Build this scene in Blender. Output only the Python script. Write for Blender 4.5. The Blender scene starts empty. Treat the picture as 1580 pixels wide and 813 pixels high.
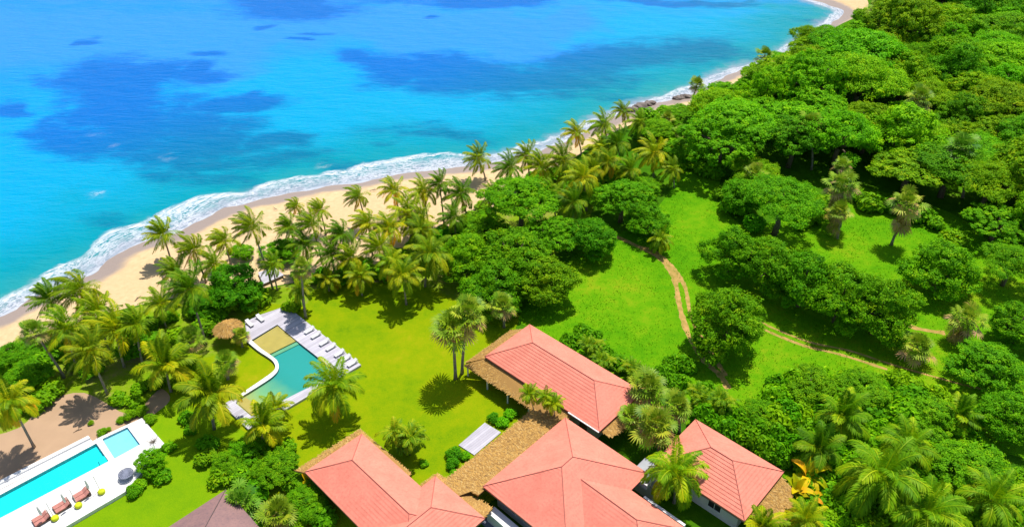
import bpy, bmesh, math, random
import numpy as np
from mathutils import Vector, Matrix
from mathutils.geometry import tessellate_polygon

C = bpy.context.scene
COL = C.collection
rnd = random.Random(7)
RNG = np.random.default_rng(11)

# ------------------------------------------------------------------ camera
H = 72.0
F = 1189.0
PIT = math.radians(36)
cam = bpy.data.cameras.new('camera')
camo = bpy.data.objects.new('camera', cam)
COL.objects.link(camo)
camo.location = (0, 0, H)
camo.rotation_euler = (math.radians(90) - PIT, 0, 0)
cam.sensor_width = 36
cam.lens = F / 1580 * 36
cam.clip_end = 20000
cam.clip_start = 0.5
C.camera = camo

# ------------------------------------------------------------------ light
SUN_EL, SUN_DIR = math.radians(69), Vector((0.50, 0.866))     # horizontal direction towards the sun
sd = Vector((SUN_DIR.x * math.cos(SUN_EL), SUN_DIR.y * math.cos(SUN_EL), math.sin(SUN_EL))).normalized()
sun = bpy.data.lights.new('sun', 'SUN')
sun.energy = 4.5
sun.angle = math.radians(0.5)
sun.color = (1.0, 0.95, 0.86)
suno = bpy.data.objects.new('sun', sun)
COL.objects.link(suno)
suno.rotation_euler = (-sd).to_track_quat('-Z', 'Y').to_euler()
w = bpy.data.worlds.new('World')
C.world = w
w.use_nodes = True
nt = w.node_tree
bg = nt.nodes['Background']
sk = nt.nodes.new('ShaderNodeTexSky')
sk.sky_type = 'NISHITA'
sk.sun_disc = False
sk.sun_elevation = SUN_EL
sk.sun_rotation = math.atan2(SUN_DIR.x, SUN_DIR.y)
nt.links.new(sk.outputs[0], bg.inputs[0])
bg.inputs[1].default_value = 0.108
C.view_settings.view_transform = 'Standard'
C.view_settings.look = 'None'
C.view_settings.exposure = 0.30
C.view_settings.gamma = 1
C.view_settings.use_curve_mapping = False
C.cycles.max_bounces = 7
C.cycles.diffuse_bounces = 3
C.cycles.transparent_max_bounces = 6
C.cycles.use_denoising = True


# ------------------------------------------------------------------ survey: photo point -> place on the ground
def P(px, py, z=0.0):
    r = (px - 790) / F
    u = -(py - 406.5) / F
    d = Vector((r, math.cos(PIT) + u * math.sin(PIT), -math.sin(PIT) + u * math.cos(PIT)))
    return Vector((0, 0, H)) + d * ((z - H) / d.z)


def to_photo(p):
    f = p.y * math.cos(PIT) - (p.z - H) * math.sin(PIT)
    u = p.y * math.sin(PIT) + (p.z - H) * math.cos(PIT)
    return 790 + F * p.x / f, 406.5 - F * u / f


def scale_at(p):                 # photo pixels per metre at a place
    return F / (p.y * math.cos(PIT) + (H - p.z) * math.sin(PIT))


# ------------------------------------------------------------------ material helpers
def new_mat(name):
    m = bpy.data.materials.new(name)
    m.use_nodes = True
    return m, m.node_tree.nodes, m.node_tree.links, m.node_tree.nodes['Principled BSDF']


def noise(n, l, scale, detail=4, vec=None, rough=0.55):
    t = n.new('ShaderNodeTexNoise')
    t.inputs['Scale'].default_value = scale
    t.inputs['Detail'].default_value = detail
    t.inputs['Roughness'].default_value = rough
    if vec is None:
        g = n.new('ShaderNodeNewGeometry')
        vec = g.outputs['Position']
    l.new(vec, t.inputs['Vector'])
    return t


def ramp(n, l, fac, stops):
    r = n.new('ShaderNodeValToRGB')
    e = r.color_ramp.elements
    while len(e) < len(stops):
        e.new(0.5)
    for el, (p, c) in zip(e, stops):
        el.position = p
        el.color = (c[0], c[1], c[2], 1)
    l.new(fac, r.inputs[0])
    return r


def mix(n, l, fac, a, b, mode='MIX'):
    m = n.new('ShaderNodeMix')
    m.data_type = 'RGBA'
    m.blend_type = mode
    for s, v in ((m.inputs[0], fac), (m.inputs[6], a), (m.inputs[7], b)):
        if isinstance(v, (int, float)):
            s.default_value = v
        elif isinstance(v, tuple):
            s.default_value = (v[0], v[1], v[2], 1)
        else:
            l.new(v, s)
    return m.outputs[2]


def mth(n, l, op, a, b=None, clamp=False):
    m = n.new('ShaderNodeMath')
    m.operation = op
    m.use_clamp = clamp
    for i, v in enumerate((a, b)):
        if v is None:
            continue
        if isinstance(v, (int, float)):
            m.inputs[i].default_value = v
        else:
            l.new(v, m.inputs[i])
    return m.outputs[0]


def mrange(n, l, v, a, b, c=0.0, d=1.0, smooth=True):
    m = n.new('ShaderNodeMapRange')
    m.interpolation_type = 'SMOOTHSTEP' if smooth else 'LINEAR'
    l.new(v, m.inputs['Value'])
    for k, x in (('From Min', a), ('From Max', b), ('To Min', c), ('To Max', d)):
        if isinstance(x, (int, float)):
            m.inputs[k].default_value = x
        else:
            l.new(x, m.inputs[k])
    return m.outputs['Result']


def attr(n, name):
    a = n.new('ShaderNodeAttribute')
    a.attribute_name = name
    return a.outputs['Fac']


def bump(n, l, bsdf, h, strength=0.3, dist=0.05):
    b = n.new('ShaderNodeBump')
    b.inputs['Strength'].default_value = strength
    b.inputs['Distance'].default_value = dist
    l.new(h, b.inputs['Height'])
    l.new(b.outputs[0], bsdf.inputs['Normal'])


def plain(name, col, rough=0.6, var=0.12, scale=2.0, bstr=0.0, spec=0.3, col2=None, detail=5, metal=0.0):
    m, n, l, b = new_mat(name)
    t = noise(n, l, scale, detail)
    c2 = col2 or tuple(x * (1 - 2.2 * var) for x in col)
    r = ramp(n, l, t.outputs[0], [(0.32, c2), (0.68, col)])
    l.new(r.outputs[0], b.inputs['Base Color'])
    b.inputs['Roughness'].default_value = rough
    b.inputs['Specular IOR Level'].default_value = spec
    b.inputs['Metallic'].default_value = metal
    if bstr:
        t2 = noise(n, l, scale * 6, 4)
        bump(n, l, b, t2.outputs[0], bstr, 0.03)
    return m


def leaf_mat(name, stops, trans=0.22, rough=0.5, spec=0.25, vary=0.25):
    m, n, l, b = new_mat(name)
    r = ramp(n, l, attr(n, 'tint'), stops)
    oi = n.new('ShaderNodeObjectInfo')
    base = mix(n, l, 1.0, r.outputs[0], oi.outputs['Color'], 'MULTIPLY')
    l.new(base, b.inputs['Base Color'])
    b.inputs['Roughness'].default_value = rough
    b.inputs['Specular IOR Level'].default_value = spec
    tr = n.new('ShaderNodeBsdfTranslucent')
    l.new(base, tr.inputs['Color'])
    ms = n.new('ShaderNodeMixShader')
    ms.inputs[0].default_value = trans
    l.new(b.outputs[0], ms.inputs[1])
    l.new(tr.outputs[0], ms.inputs[2])
    l.new(ms.outputs[0], n['Material Output'].inputs['Surface'])
    return m


M = {}
M['leaf'] = leaf_mat('broad_leaf', [(0.0, (0.045, 0.18, 0.003)), (0.35, (0.12, 0.36, 0.002)), (0.7, (0.21, 0.49, 0.002)), (1.0, (0.38, 0.58, 0.004))], trans=0.36, rough=0.65, spec=0.1)
M['palm'] = leaf_mat('palm_leaf', [(0.0, (0.05, 0.18, 0.002)), (0.4, (0.20, 0.36, 0.002)), (0.8, (0.46, 0.50, 0.004)), (1.0, (0.65, 0.42, 0.02))], trans=0.3, spec=0.15, rough=0.55)
M['fan'] = leaf_mat('fan_leaf', [(0.0, (0.06, 0.18, 0.01)), (0.4, (0.19, 0.36, 0.01)), (0.72, (0.40, 0.50, 0.03)), (0.86, (0.50, 0.38, 0.10)), (1.0, (0.42, 0.28, 0.13))], trans=0.2, spec=0.2)
M['bark'] = plain('bark', (0.22, 0.16, 0.11), 0.9, 0.2, 3.0, 0.5)
M['palm_trunk'] = plain('palm_trunk', (0.36, 0.31, 0.25), 0.9, 0.2, 3.0, 0.4)
M['white_stone'] = plain('white_stone', (0.80, 0.79, 0.78), 0.6, 0.04, 0.6, 0.05)
def paving(name, col, th, size):
    m, n, l, b = new_mat(name)
    g = n.new('ShaderNodeNewGeometry')
    mp = n.new('ShaderNodeMapping')
    mp.inputs['Rotation'].default_value = (0, 0, -th)
    l.new(g.outputs['Position'], mp.inputs['Vector'])
    br = n.new('ShaderNodeTexBrick')
    br.inputs['Scale'].default_value = 1.0
    br.inputs['Brick Width'].default_value = size
    br.inputs['Row Height'].default_value = size
    br.inputs['Mortar Size'].default_value = 0.018
    br.inputs['Color1'].default_value = (*col, 1)
    br.inputs['Color2'].default_value = (*[c * .9 for c in col], 1)
    br.inputs['Mortar'].default_value = (*[c * .62 for c in col], 1)
    l.new(mp.outputs[0], br.inputs['Vector'])
    t = noise(n, l, 0.6, 5)
    l.new(mix(n, l, 1.0, br.outputs[0], ramp(n, l, t.outputs[0], [(0.3, (.86, .85, .83)), (0.6, (1, 1, 1))]).outputs[0], 'MULTIPLY'), b.inputs['Base Color'])
    b.inputs['Roughness'].default_value = 0.6
    return m


M['white_paving'] = paving('white_paving', (0.80, 0.79, 0.78), math.radians(46), 0.9)
M['white_paint'] = plain('white_paint', (0.76, 0.75, 0.74), 0.6, 0.05, 0.8)
M['wall'] = plain('wall_render', (0.66, 0.64, 0.61), 0.8, 0.08, 0.7, 0.1)
M['dark'] = plain('dark_opening', (0.03, 0.03, 0.035), 0.3, 0.1, 1.0)
M['wood'] = plain('brown_wood', (0.20, 0.11, 0.06), 0.6, 0.15, 6.0)
M['grey'] = plain('grey_metal', (0.33, 0.35, 0.38), 0.5, 0.08, 2.0)
M['slate'] = plain('slate_blue_paving', (0.20, 0.22, 0.30), 0.7, 0.15, 1.2, 0.1)
M['red_cushion'] = plain('terracotta_cushion', (0.52, 0.22, 0.18), 0.8, 0.12, 4.0)
M['yellow'] = plain('yellow_green_fabric', (0.55, 0.62, 0.01), 0.7, 0.1, 4.0)
M['rock'] = plain('reef_rock', (0.22, 0.18, 0.16), 0.9, 0.25, 0.8, 0.6)
M['ridge'] = plain('ridge_cap', (0.44, 0.13, 0.10), 0.6, 0.1, 2.0)
M['gutter'] = plain('dark_gutter', (0.12, 0.09, 0.09), 0.5, 0.1, 2.0)


def roof_mat(name, a, b2, c):
    m, n, l, b = new_mat(name)
    t = noise(n, l, 0.55, 7, rough=.7)
    t2 = noise(n, l, 3.5, 5, rough=.7)
    r = ramp(n, l, t.outputs[0], [(0.3, a), (0.7, b2)])
    o = mix(n, l, mth(n, l, 'MULTIPLY', mrange(n, l, t2.outputs[0], 0.45, 0.7), 0.6), r.outputs[0], c)
    l.new(o, b.inputs['Base Color'])
    b.inputs['Roughness'].default_value = 0.65
    b.inputs['Specular IOR Level'].default_value = 0.25
    bump(n, l, b, t2.outputs[0], 0.2, 0.03)
    return m


M['coral'] = roof_mat('coral_roof', (0.68, 0.195, 0.135), (0.80, 0.265, 0.185), (0.60, 0.16, 0.11))
M['shingle'] = roof_mat('purple_brown_shingle', (0.21, 0.125, 0.125), (0.30, 0.17, 0.155), (0.15, 0.10, 0.11))


def straw_mat():
    m, n, l, b = new_mat('straw')
    r = ramp(n, l, attr(n, 'tint'), [(0.0, (0.15, 0.09, 0.04)), (0.35, (0.32, 0.18, 0.06)), (0.7, (0.50, 0.28, 0.07)), (1.0, (0.56, 0.39, 0.16))])
    oi = n.new('ShaderNodeObjectInfo')
    l.new(mix(n, l, 1.0, r.outputs[0], oi.outputs['Color'], 'MULTIPLY'), b.inputs['Base Color'])
    b.inputs['Roughness'].default_value = 0.8
    b.inputs['Specular IOR Level'].default_value = 0.1
    return m


M['straw'] = straw_mat()


def grass_mat(name, stops, s1=0.05, s2=0.5):
    m, n, l, b = new_mat(name)
    a = noise(n, l, s1, 5, rough=0.6)
    c = noise(n, l, s2, 5, rough=0.7)
    f = noise(n, l, 7.0, 3, rough=0.7)
    v = mth(n, l, 'ADD', mth(n, l, 'MULTIPLY', a.outputs[0], 0.6), mth(n, l, 'MULTIPLY', c.outputs[0], 0.4))
    v = mth(n, l, 'ADD', v, mth(n, l, 'MULTIPLY', mth(n, l, 'SUBTRACT', f.outputs[0], 0.5), 0.35))
    r = ramp(n, l, v, stops)
    l.new(r.outputs[0], b.inputs['Base Color'])
    b.inputs['Roughness'].default_value = 0.9
    b.inputs['Specular IOR Level'].default_value = 0.05
    h = mth(n, l, 'ADD', f.outputs[0], c.outputs[0])
    bump(n, l, b, h, 0.5, 0.12)
    return m


M['lawn'] = grass_mat('lawn_grass', [(0.30, (0.08, 0.185, 0.002)), (0.42, (0.155, 0.265, 0.001)), (0.53, (0.215, 0.295, 0.001)), (0.60, (0.25, 0.30, 0.002)), (0.70, (0.36, 0.31, 0.012))])
M['lawn_b'] = grass_mat('green_lawn_grass', [(0.3, (0.10, 0.24, 0.003)), (0.5, (0.16, 0.30, 0.002)), (0.72, (0.22, 0.32, 0.004))])
M['meadow'] = grass_mat('meadow_grass', [(0.30, (0.035, 0.16, 0.001)), (0.42, (0.07, 0.245, 0.001)), (0.54, (0.12, 0.30, 0.002)), (0.68, (0.24, 0.31, 0.008))], 0.06, 0.6)
M['scrub'] = grass_mat('forest_floor', [(0.3, (0.025, 0.09, 0.003)), (0.5, (0.05, 0.16, 0.002)), (0.62, (0.08, 0.20, 0.003)), (0.8, (0.18, 0.19, 0.04))], 0.08, 0.7)
M['litter'] = grass_mat('sandy_palm_floor', [(0.3, (0.09, 0.22, 0.004)), (0.48, (0.19, 0.30, 0.006)), (0.57, (0.24, 0.25, 0.05)), (0.72, (0.44, 0.33, 0.18))], 0.12, 0.8)
M['track'] = plain('dirt', (0.50, 0.29, 0.10), 0.95, 0.15, 1.1, 0.5, col2=(0.25, 0.21, 0.03))
M['yard'] = plain('yard_sand', (0.45, 0.30, 0.19), 0.95, 0.06, 0.3, 0.25, spec=0.1)


def deck_mat(name, a, b2, th, width=0.16):
    m, n, l, b = new_mat(name)
    g = n.new('ShaderNodeNewGeometry')
    mp = n.new('ShaderNodeMapping')
    mp.inputs['Rotation'].default_value = (0, 0, -th)
    l.new(g.outputs['Position'], mp.inputs['Vector'])
    sx = n.new('ShaderNodeSeparateXYZ')
    l.new(mp.outputs[0], sx.inputs[0])
    q = mth(n, l, 'DIVIDE', sx.outputs['Y'], width)
    fr = mth(n, l, 'FRACT', q)
    wn = n.new('ShaderNodeTexWhiteNoise')
    wn.noise_dimensions = '1D'
    l.new(mth(n, l, 'FLOOR', q), wn.inputs['W'])
    t = noise(n, l, 1.2, 4)
    v = mth(n, l, 'ADD', mth(n, l, 'MULTIPLY', wn.outputs[0], 0.5), mth(n, l, 'MULTIPLY', t.outputs[0], 0.5))
    r = ramp(n, l, v, [(0.25, b2), (0.75, a)])
    gap = mth(n, l, 'LESS_THAN', fr, 0.12)
    l.new(mix(n, l, mth(n, l, 'MULTIPLY', gap, 0.6), r.outputs[0], (0.2, 0.2, 0.22)), b.inputs['Base Color'])
    b.inputs['Roughness'].default_value = 0.7
    return m


TH = math.radians(46)
M['deck'] = deck_mat('bleached_deck', (0.53, 0.51, 0.58), (0.38, 0.36, 0.42), TH, 0.32)


# sand of the beach, wet near the waterline
def sand_mat():
    m, n, l, b = new_mat('beach_sand')
    d = attr(n, 'offshore')
    a = noise(n, l, 0.10, 5)
    f = noise(n, l, 1.3, 5)
    r = ramp(n, l, f.outputs[0], [(0.3, (0.54, 0.38, 0.20)), (0.7, (0.66, 0.48, 0.27))])
    dry = mix(n, l, mth(n, l, 'MULTIPLY', mrange(n, l, a.outputs[0], 0.45, 0.65), 0.5), r.outputs[0], (0.60, 0.42, 0.23))
    dn = mth(n, l, 'ADD', d, mth(n, l, 'MULTIPLY', mth(n, l, 'SUBTRACT', a.outputs[0], 0.5), 6.0))
    wet = mrange(n, l, dn, -4.2, -2.2)
    l.new(mix(n, l, wet, dry, (0.30, 0.235, 0.20)), b.inputs['Base Color'])
    l.new(mrange(n, l, wet, 0, 1, 0.95, 0.45), b.inputs['Roughness'])
    b.inputs['Specular IOR Level'].default_value = 0.3
    bump(n, l, b, mth(n, l, 'ADD', f.outputs[0], noise(n, l, 5, 3).outputs[0]), 0.35, 0.12)
    return m


M['sand'] = sand_mat()


def sea_mat():
    m, n, l, b = new_mat('sea_water')
    d = attr(n, 'offshore')
    s = attr(n, 'alongshore')
    reef = attr(n, 'reef')
    pale = attr(n, 'pale')  # mask of the painted sky reflection
    n1 = noise(n, l, 0.045, 6, rough=0.65)
    n2 = noise(n, l, 0.16, 5, rough=0.65)
    # depth colour: teal in the shallows, cyan further out
    dn = mth(n, l, 'ADD', d, mth(n, l, 'MULTIPLY', mth(n, l, 'SUBTRACT', n1.outputs[0], 0.5), 26.0))
    deep = ramp(n, l, mth(n, l, 'DIVIDE', dn, 130.0), [(0.0, (0.02, 0.26, 0.27)), (0.07, (0.0, 0.245, 0.32)), (0.2, (0.0, 0.29, 0.50)), (0.45, (0.0, 0.28, 0.62)), (0.8, (0.0, 0.22, 0.68))])
    sheen = mth(n, l, 'ADD', pale, mth(n, l, 'MULTIPLY', mth(n, l, 'SUBTRACT', n1.outputs[0], 0.5), 0.55))
    c1 = mix(n, l, mrange(n, l, sheen, 0.2, 0.85), deep.outputs[0], (0.022, 0.23, 0.72))  # sky and cloud reflection painted into the water colour as paler blue
    rn = mth(n, l, 'ADD', reef, mth(n, l, 'MULTIPLY', mth(n, l, 'SUBTRACT', n1.outputs[0], 0.5), 0.8))
    rn = mth(n, l, 'ADD', rn, mth(n, l, 'MULTIPLY', mth(n, l, 'SUBTRACT', n2.outputs[0], 0.5), 0.45))
    mps = n.new('ShaderNodeMapping')
    mps.inputs['Rotation'].default_value = (0, 0, math.radians(-12))
    mps.inputs['Scale'].default_value = (0.35, 1.0, 1)
    gs = n.new('ShaderNodeNewGeometry')
    l.new(gs.outputs['Position'], mps.inputs['Vector'])
    st = noise(n, l, 0.42, 6, mps.outputs[0], 0.75)
    rn = mth(n, l, 'ADD', rn, mth(n, l, 'MULTIPLY', mth(n, l, 'SUBTRACT', st.outputs[0], 0.5), 1.25))
    near = mrange(n, l, d, 5.0, 60.0)
    rc = mix(n, l, near, (0.0, 0.145, 0.25), (0.0, 0.125, 0.46))
    c2 = mix(n, l, mth(n, l, 'MULTIPLY', mrange(n, l, rn, 0.12, 0.88), 0.95), c1, rc)
    # stirred-up sand close in
    n3 = noise(n, l, 0.35, 5, rough=0.7)
    sandy = mth(n, l, 'SUBTRACT', 1.0, mrange(n, l, mth(n, l, 'ADD', d, mth(n, l, 'MULTIPLY', mth(n, l, 'SUBTRACT', n3.outputs[0], 0.5), 7.0)), 0.5, 5.5))
    c3 = mix(n, l, mth(n, l, 'MULTIPLY', sandy, 0.8), c2, (0.31, 0.31, 0.40))
    # foam: a breaking crest and a torn lacework behind it, stretched along the shore
    cb = n.new('ShaderNodeCombineXYZ')
    l.new(mth(n, l, 'MULTIPLY', s, 0.45), cb.inputs[0])
    l.new(d, cb.inputs[1])
    lo = n.new('ShaderNodeTexNoise')
    lo.noise_dimensions = '1D'
    lo.inputs['Scale'].default_value = 0.055
    lo.inputs['Detail'].default_value = 3
    l.new(s, lo.inputs['W'])
    lo2 = n.new('ShaderNodeTexNoise')
    lo2.noise_dimensions = '1D'
    lo2.inputs['Scale'].default_value = 0.035
    lo2.inputs['Detail'].default_value = 3
    l.new(mth(n, l, 'ADD', s, 431.0), lo2.inputs['W'])
    calm = attr(n, 'calm')
    surge = attr(n, 'spray')
    front = mth(n, l, 'MULTIPLY', mrange(n, l, lo.outputs[0], 0.3, 0.7, 3.0, 6.6, False), mth(n, l, 'SUBTRACT', 1.0, mth(n, l, 'MULTIPLY', calm, 0.62)))
    front = mth(n, l, 'ADD', front, mth(n, l, 'MULTIPLY', surge, 3.2))
    jit = mth(n, l, 'MULTIPLY', mth(n, l, 'SUBTRACT', noise(n, l, 0.8, 5, cb.outputs[0], 0.7).outputs[0], 0.5), 4.4)
    k = mth(n, l, 'SUBTRACT', mth(n, l, 'ADD', d, jit), front)           # <0 behind the crest
    wide = mth(n, l, 'MULTIPLY', mrange(n, l, lo2.outputs[0], 0.38, 0.66, 0.0, 1.3, False), mth(n, l, 'SUBTRACT', 1.0, mth(n, l, 'MULTIPLY', calm, 0.75)))
    wide = mth(n, l, 'ADD', wide, mth(n, l, 'MULTIPLY', surge, 1.6))
    crest = mth(n, l, 'MULTIPLY', mrange(n, l, mth(n, l, 'ADD', k, wide), -0.5, 0.3), mth(n, l, 'SUBTRACT', 1.0, mrange(n, l, k, -0.1, 1.0)))
    crest = mth(n, l, 'MULTIPLY', crest, mrange(n, l, noise(n, l, 1.6, 5, cb.outputs[0], 0.75).outputs[0], 0.36, 0.6, 0.05, 1.0))
    lace = noise(n, l, 1.1, 6, cb.outputs[0], 0.75)
    ridged = mth(n, l, 'ABSOLUTE', mth(n, l, 'SUBTRACT', lace.outputs[0], 0.5))
    lines = mth(n, l, 'SUBTRACT', 1.0, mrange(n, l, ridged, 0.015, 0.085))
    patch = mrange(n, l, noise(n, l, 0.3, 4, cb.outputs[0]).outputs[0], 0.34, 0.58)
    inner = mth(n, l, 'MULTIPLY', mth(n, l, 'SUBTRACT', 1.0, mrange(n, l, k, -0.6, 0.4)), mth(n, l, 'MULTIPLY', lines, mth(n, l, 'ADD', mth(n, l, 'MULTIPLY', patch, 0.65), 0.12)))
    edge = mth(n, l, 'MULTIPLY', mth(n, l, 'SUBTRACT', 1.0, mrange(n, l, mth(n, l, 'ABSOLUTE', mth(n, l, 'ADD', d, mth(n, l, 'MULTIPLY', jit, 0.5))), 0.1, 0.6)), 0.45)
    # scattered whitecaps outside
    wc = mrange(n, l, noise(n, l, 0.5, 5, cb.outputs[0], 0.75).outputs[0], 0.735, 0.79)
    wc = mth(n, l, 'MULTIPLY', wc, mth(n, l, 'MULTIPLY', mrange(n, l, d, 4.0, 9.0), mth(n, l, 'SUBTRACT', 1.0, mrange(n, l, d, 45.0, 95.0))))
    foam = mth(n, l, 'MAXIMUM', mth(n, l, 'MAXIMUM', crest, inner), mth(n, l, 'MAXIMUM', edge, wc), True)
    sp = mth(n, l, 'MULTIPLY', mth(n, l, 'MULTIPLY', attr(n, 'caps'), 0.6), mth(n, l, 'MULTIPLY', lines, mrange(n, l, noise(n, l, 0.22, 4).outputs[0], 0.4, 0.62)))
    foam = mth(n, l, 'MAXIMUM', mth(n, l, 'MAXIMUM', crest, inner), mth(n, l, 'MAXIMUM', mth(n, l, 'MAXIMUM', edge, wc), sp), True)
    l.new(mix(n, l, foam, c3, (0.66, 0.68, 0.74)), b.inputs['Base Color'])
    l.new(mrange(n, l, foam, 0, 1, 0.22, 0.9), b.inputs['Roughness'])
    b.inputs['Specular IOR Level'].default_value = 0.06
    mp = n.new('ShaderNodeMapping')
    mp.inputs['Rotation'].default_value = (0, 0, math.radians(-20))
    mp.inputs['Scale'].default_value = (0.5, 1.4, 1)
    g = n.new('ShaderNodeNewGeometry')
    l.new(g.outputs['Position'], mp.inputs['Vector'])
    wv = noise(n, l, 0.55, 5, mp.outputs[0], 0.6)
    bump(n, l, b, mth(n, l, 'ADD', wv.outputs[0], mth(n, l, 'MULTIPLY', foam, 0.4)), 0.55, 0.6)
    return m


M['sea'] = sea_mat()


def pool_water(name, tint):
    m, n, l, b = new_mat(name)
    n.remove(b)
    tr = n.new('ShaderNodeBsdfTransparent')
    tr.inputs[0].default_value = (*tint, 1)
    gl = n.new('ShaderNodeBsdfGlossy')
    gl.inputs['Roughness'].default_value = 0.08
    fr = n.new('ShaderNodeFresnel')
    fr.inputs['IOR'].default_value = 1.33
    bp = n.new('ShaderNodeBump')
    bp.inputs['Strength'].default_value = 0.25
    bp.inputs['Distance'].default_value = 0.05
    l.new(noise(n, l, 2.5, 3).outputs[0], bp.inputs['Height'])
    l.new(bp.outputs[0], gl.inputs['Normal'])
    ms = n.new('ShaderNodeMixShader')
    l.new(fr.outputs[0], ms.inputs[0])
    l.new(tr.outputs[0], ms.inputs[1])
    l.new(gl.outputs[0], ms.inputs[2])
    l.new(ms.outputs[0], n['Material Output'].inputs['Surface'])
    return m


M['water'] = pool_water('pool_water', (0.85, 1.0, 0.98))
M['tile'] = plain('turquoise_tile', (0.01, 0.66, 0.74), 0.4, 0.06, 0.5)
M['pale_tile'] = plain('pale_blue_tile', (0.28, 0.62, 0.80), 0.4, 0.04, 0.5)
M['step_tile'] = plain('green_step_tile', (0.16, 0.36, 0.22), 0.5, 0.06, 0.8)
M['olive_tile'] = plain('olive_plaster', (0.52, 0.33, 0.085), 0.6, 0.06, 0.8)


# ------------------------------------------------------------------ object helpers
def link(o, parent=None):
    COL.objects.link(o)
    if parent:
        o.parent = parent
    return o


def tag(o, label=None, cat=None, group=None, kind=None):
    if label:
        o['label'] = label
    if cat:
        o['category'] = cat
    if group:
        o['group'] = group
    if kind:
        o['kind'] = kind
    return o


def thing(name, label, cat, loc=(0, 0, 0), rz=0.0, group=None):
    o = bpy.data.objects.new(name, None)
    o.empty_display_size = 0.3
    link(o)
    o.location = loc
    o.rotation_euler = (0, 0, rz)
    return tag(o, label, cat, group)


def obj(name, me, mat=None, parent=None):
    o = bpy.data.objects.new(name, me)
    if mat and not me.materials:
        me.materials.append(mat)
    return link(o, parent)


def quad_mesh(name, V, tint=None, mat=None):
    """V: (N,k,3) separate k-gons"""
    V = np.asarray(V, dtype=np.float32)
    N, k = V.shape[:2]
    me = bpy.data.meshes.new(name)
    me.vertices.add(N * k)
    me.vertices.foreach_set('co', V.reshape(-1))
    me.loops.add(N * k)
    me.loops.foreach_set('vertex_index', np.arange(N * k, dtype=np.int32))
    me.polygons.add(N)
    me.polygons.foreach_set('loop_start', np.arange(0, N * k, k, dtype=np.int32))
    me.polygons.foreach_set('loop_total', np.full(N, k, dtype=np.int32))
    me.update()
    if tint is not None:
        a = me.attributes.new('tint', 'FLOAT', 'FACE')
        a.data.foreach_set('value', np.clip(np.asarray(tint, dtype=np.float32), 0, 1))
    if mat:
        me.materials.append(mat)
    return me


class MB:
    def __init__(self):
        self.v, self.f = [], []

    def poly(self, pts):
        k = len(self.v)
        self.v += [tuple(p) for p in pts]
        self.f.append(tuple(range(k, k + len(pts))))

    def box(self, c, s, rz=0.0, M4=None):
        k = len(self.v)
        R = Matrix.Rotation(rz, 3, 'Z')
        for dx in (-.5, .5):
            for dy in (-.5, .5):
                for dz in (-.5, .5):
                    p = Vector(c) + R @ Vector((dx * s[0], dy * s[1], dz * s[2]))
                    if M4:
                        p = M4 @ p
                    self.v.append(tuple(p))
        for q in ((0, 1, 3, 2), (4, 6, 7, 5), (0, 4, 5, 1), (2, 3, 7, 6), (0, 2, 6, 4), (1, 5, 7, 3)):
            self.f.append(tuple(k + i for i in q))

    def tube(self, pts, radii, n=7, cap=True):
        pts = [Vector(p) for p in pts]
        rings = []
        for i, p in enumerate(pts):
            a = pts[max(i - 1, 0)]
            b = pts[min(i + 1, len(pts) - 1)]
            d = (b - a).normalized()
            x = d.orthogonal().normalized() if abs(d.z) < 0.2 else Vector((1, 0, 0)).cross(d).normalized()
            y = d.cross(x).normalized()
            k = len(self.v)
            for j in range(n):
                t = 2 * math.pi * j / n
                self.v.append(tuple(p + (x * math.cos(t) + y * math.sin(t)) * radii[i]))
            rings.append(k)
        for i in range(len(rings) - 1):
            for j in range(n):
                a, b = rings[i], rings[i + 1]
                self.f.append((a + j, a + (j + 1) % n, b + (j + 1) % n, b + j))
        if cap:
            self.f.append(tuple(rings[0] + j for j in reversed(range(n))))
            self.f.append(tuple(rings[-1] + j for j in range(n)))

    def prism(self, pts, z0, z1, holes=()):
        """flat outline (xy) extruded z0..z1, top with holes, hole walls left open"""
        loops = [[Vector((p[0], p[1], 0)) for p in pts]] + [[Vector((p[0], p[1], 0)) for p in h] for h in holes]
        flat = [p for lp in loops for p in lp]
        k = len(self.v)
        self.v += [(p.x, p.y, z1) for p in flat]
        for t in tessellate_polygon(loops):
            a, b, c = (flat[i] for i in t)
            cr = (b - a).cross(c - a).z
            self.f.append(tuple(k + i for i in (t if cr > 0 else t[::-1])))
        for lp in loops:
            m = len(lp)
            for i in range(m):
                p, q = lp[i], lp[(i + 1) % m]
                self.poly([(p.x, p.y, z0), (q.x, q.y, z0), (q.x, q.y, z1), (p.x, p.y, z1)])

    def mesh(self, name, smooth=False):
        me = bpy.data.meshes.new(name)
        me.from_pydata(self.v, [], self.f)
        me.update()
        if smooth:
            me.polygons.foreach_set('use_smooth', [True] * len(me.polygons))
        return me

    def build(self, name, mat, parent=None, smooth=False, bevel=0.0):
        o = obj(name, self.mesh(name, smooth), mat, parent)
        if bevel:
            bv = o.modifiers.new('bevel', 'BEVEL')
            bv.width = bevel
            bv.segments = 2
            bv.limit_method = 'ANGLE'
        return o


def sheet(name, pts, z, mat, kind='structure'):
    m = MB()
    loops = [[Vector((p[0], p[1], 0)) for p in pts]]
    m.v = [(p[0], p[1], z) for p in pts]
    for t in tessellate_polygon(loops):
        a, b, c = (loops[0][i] for i in t)
        m.f.append(tuple(t) if (b - a).cross(c - a).z > 0 else tuple(t[::-1]))
    o = m.build(name, mat)
    return tag(o, kind=kind)


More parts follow.
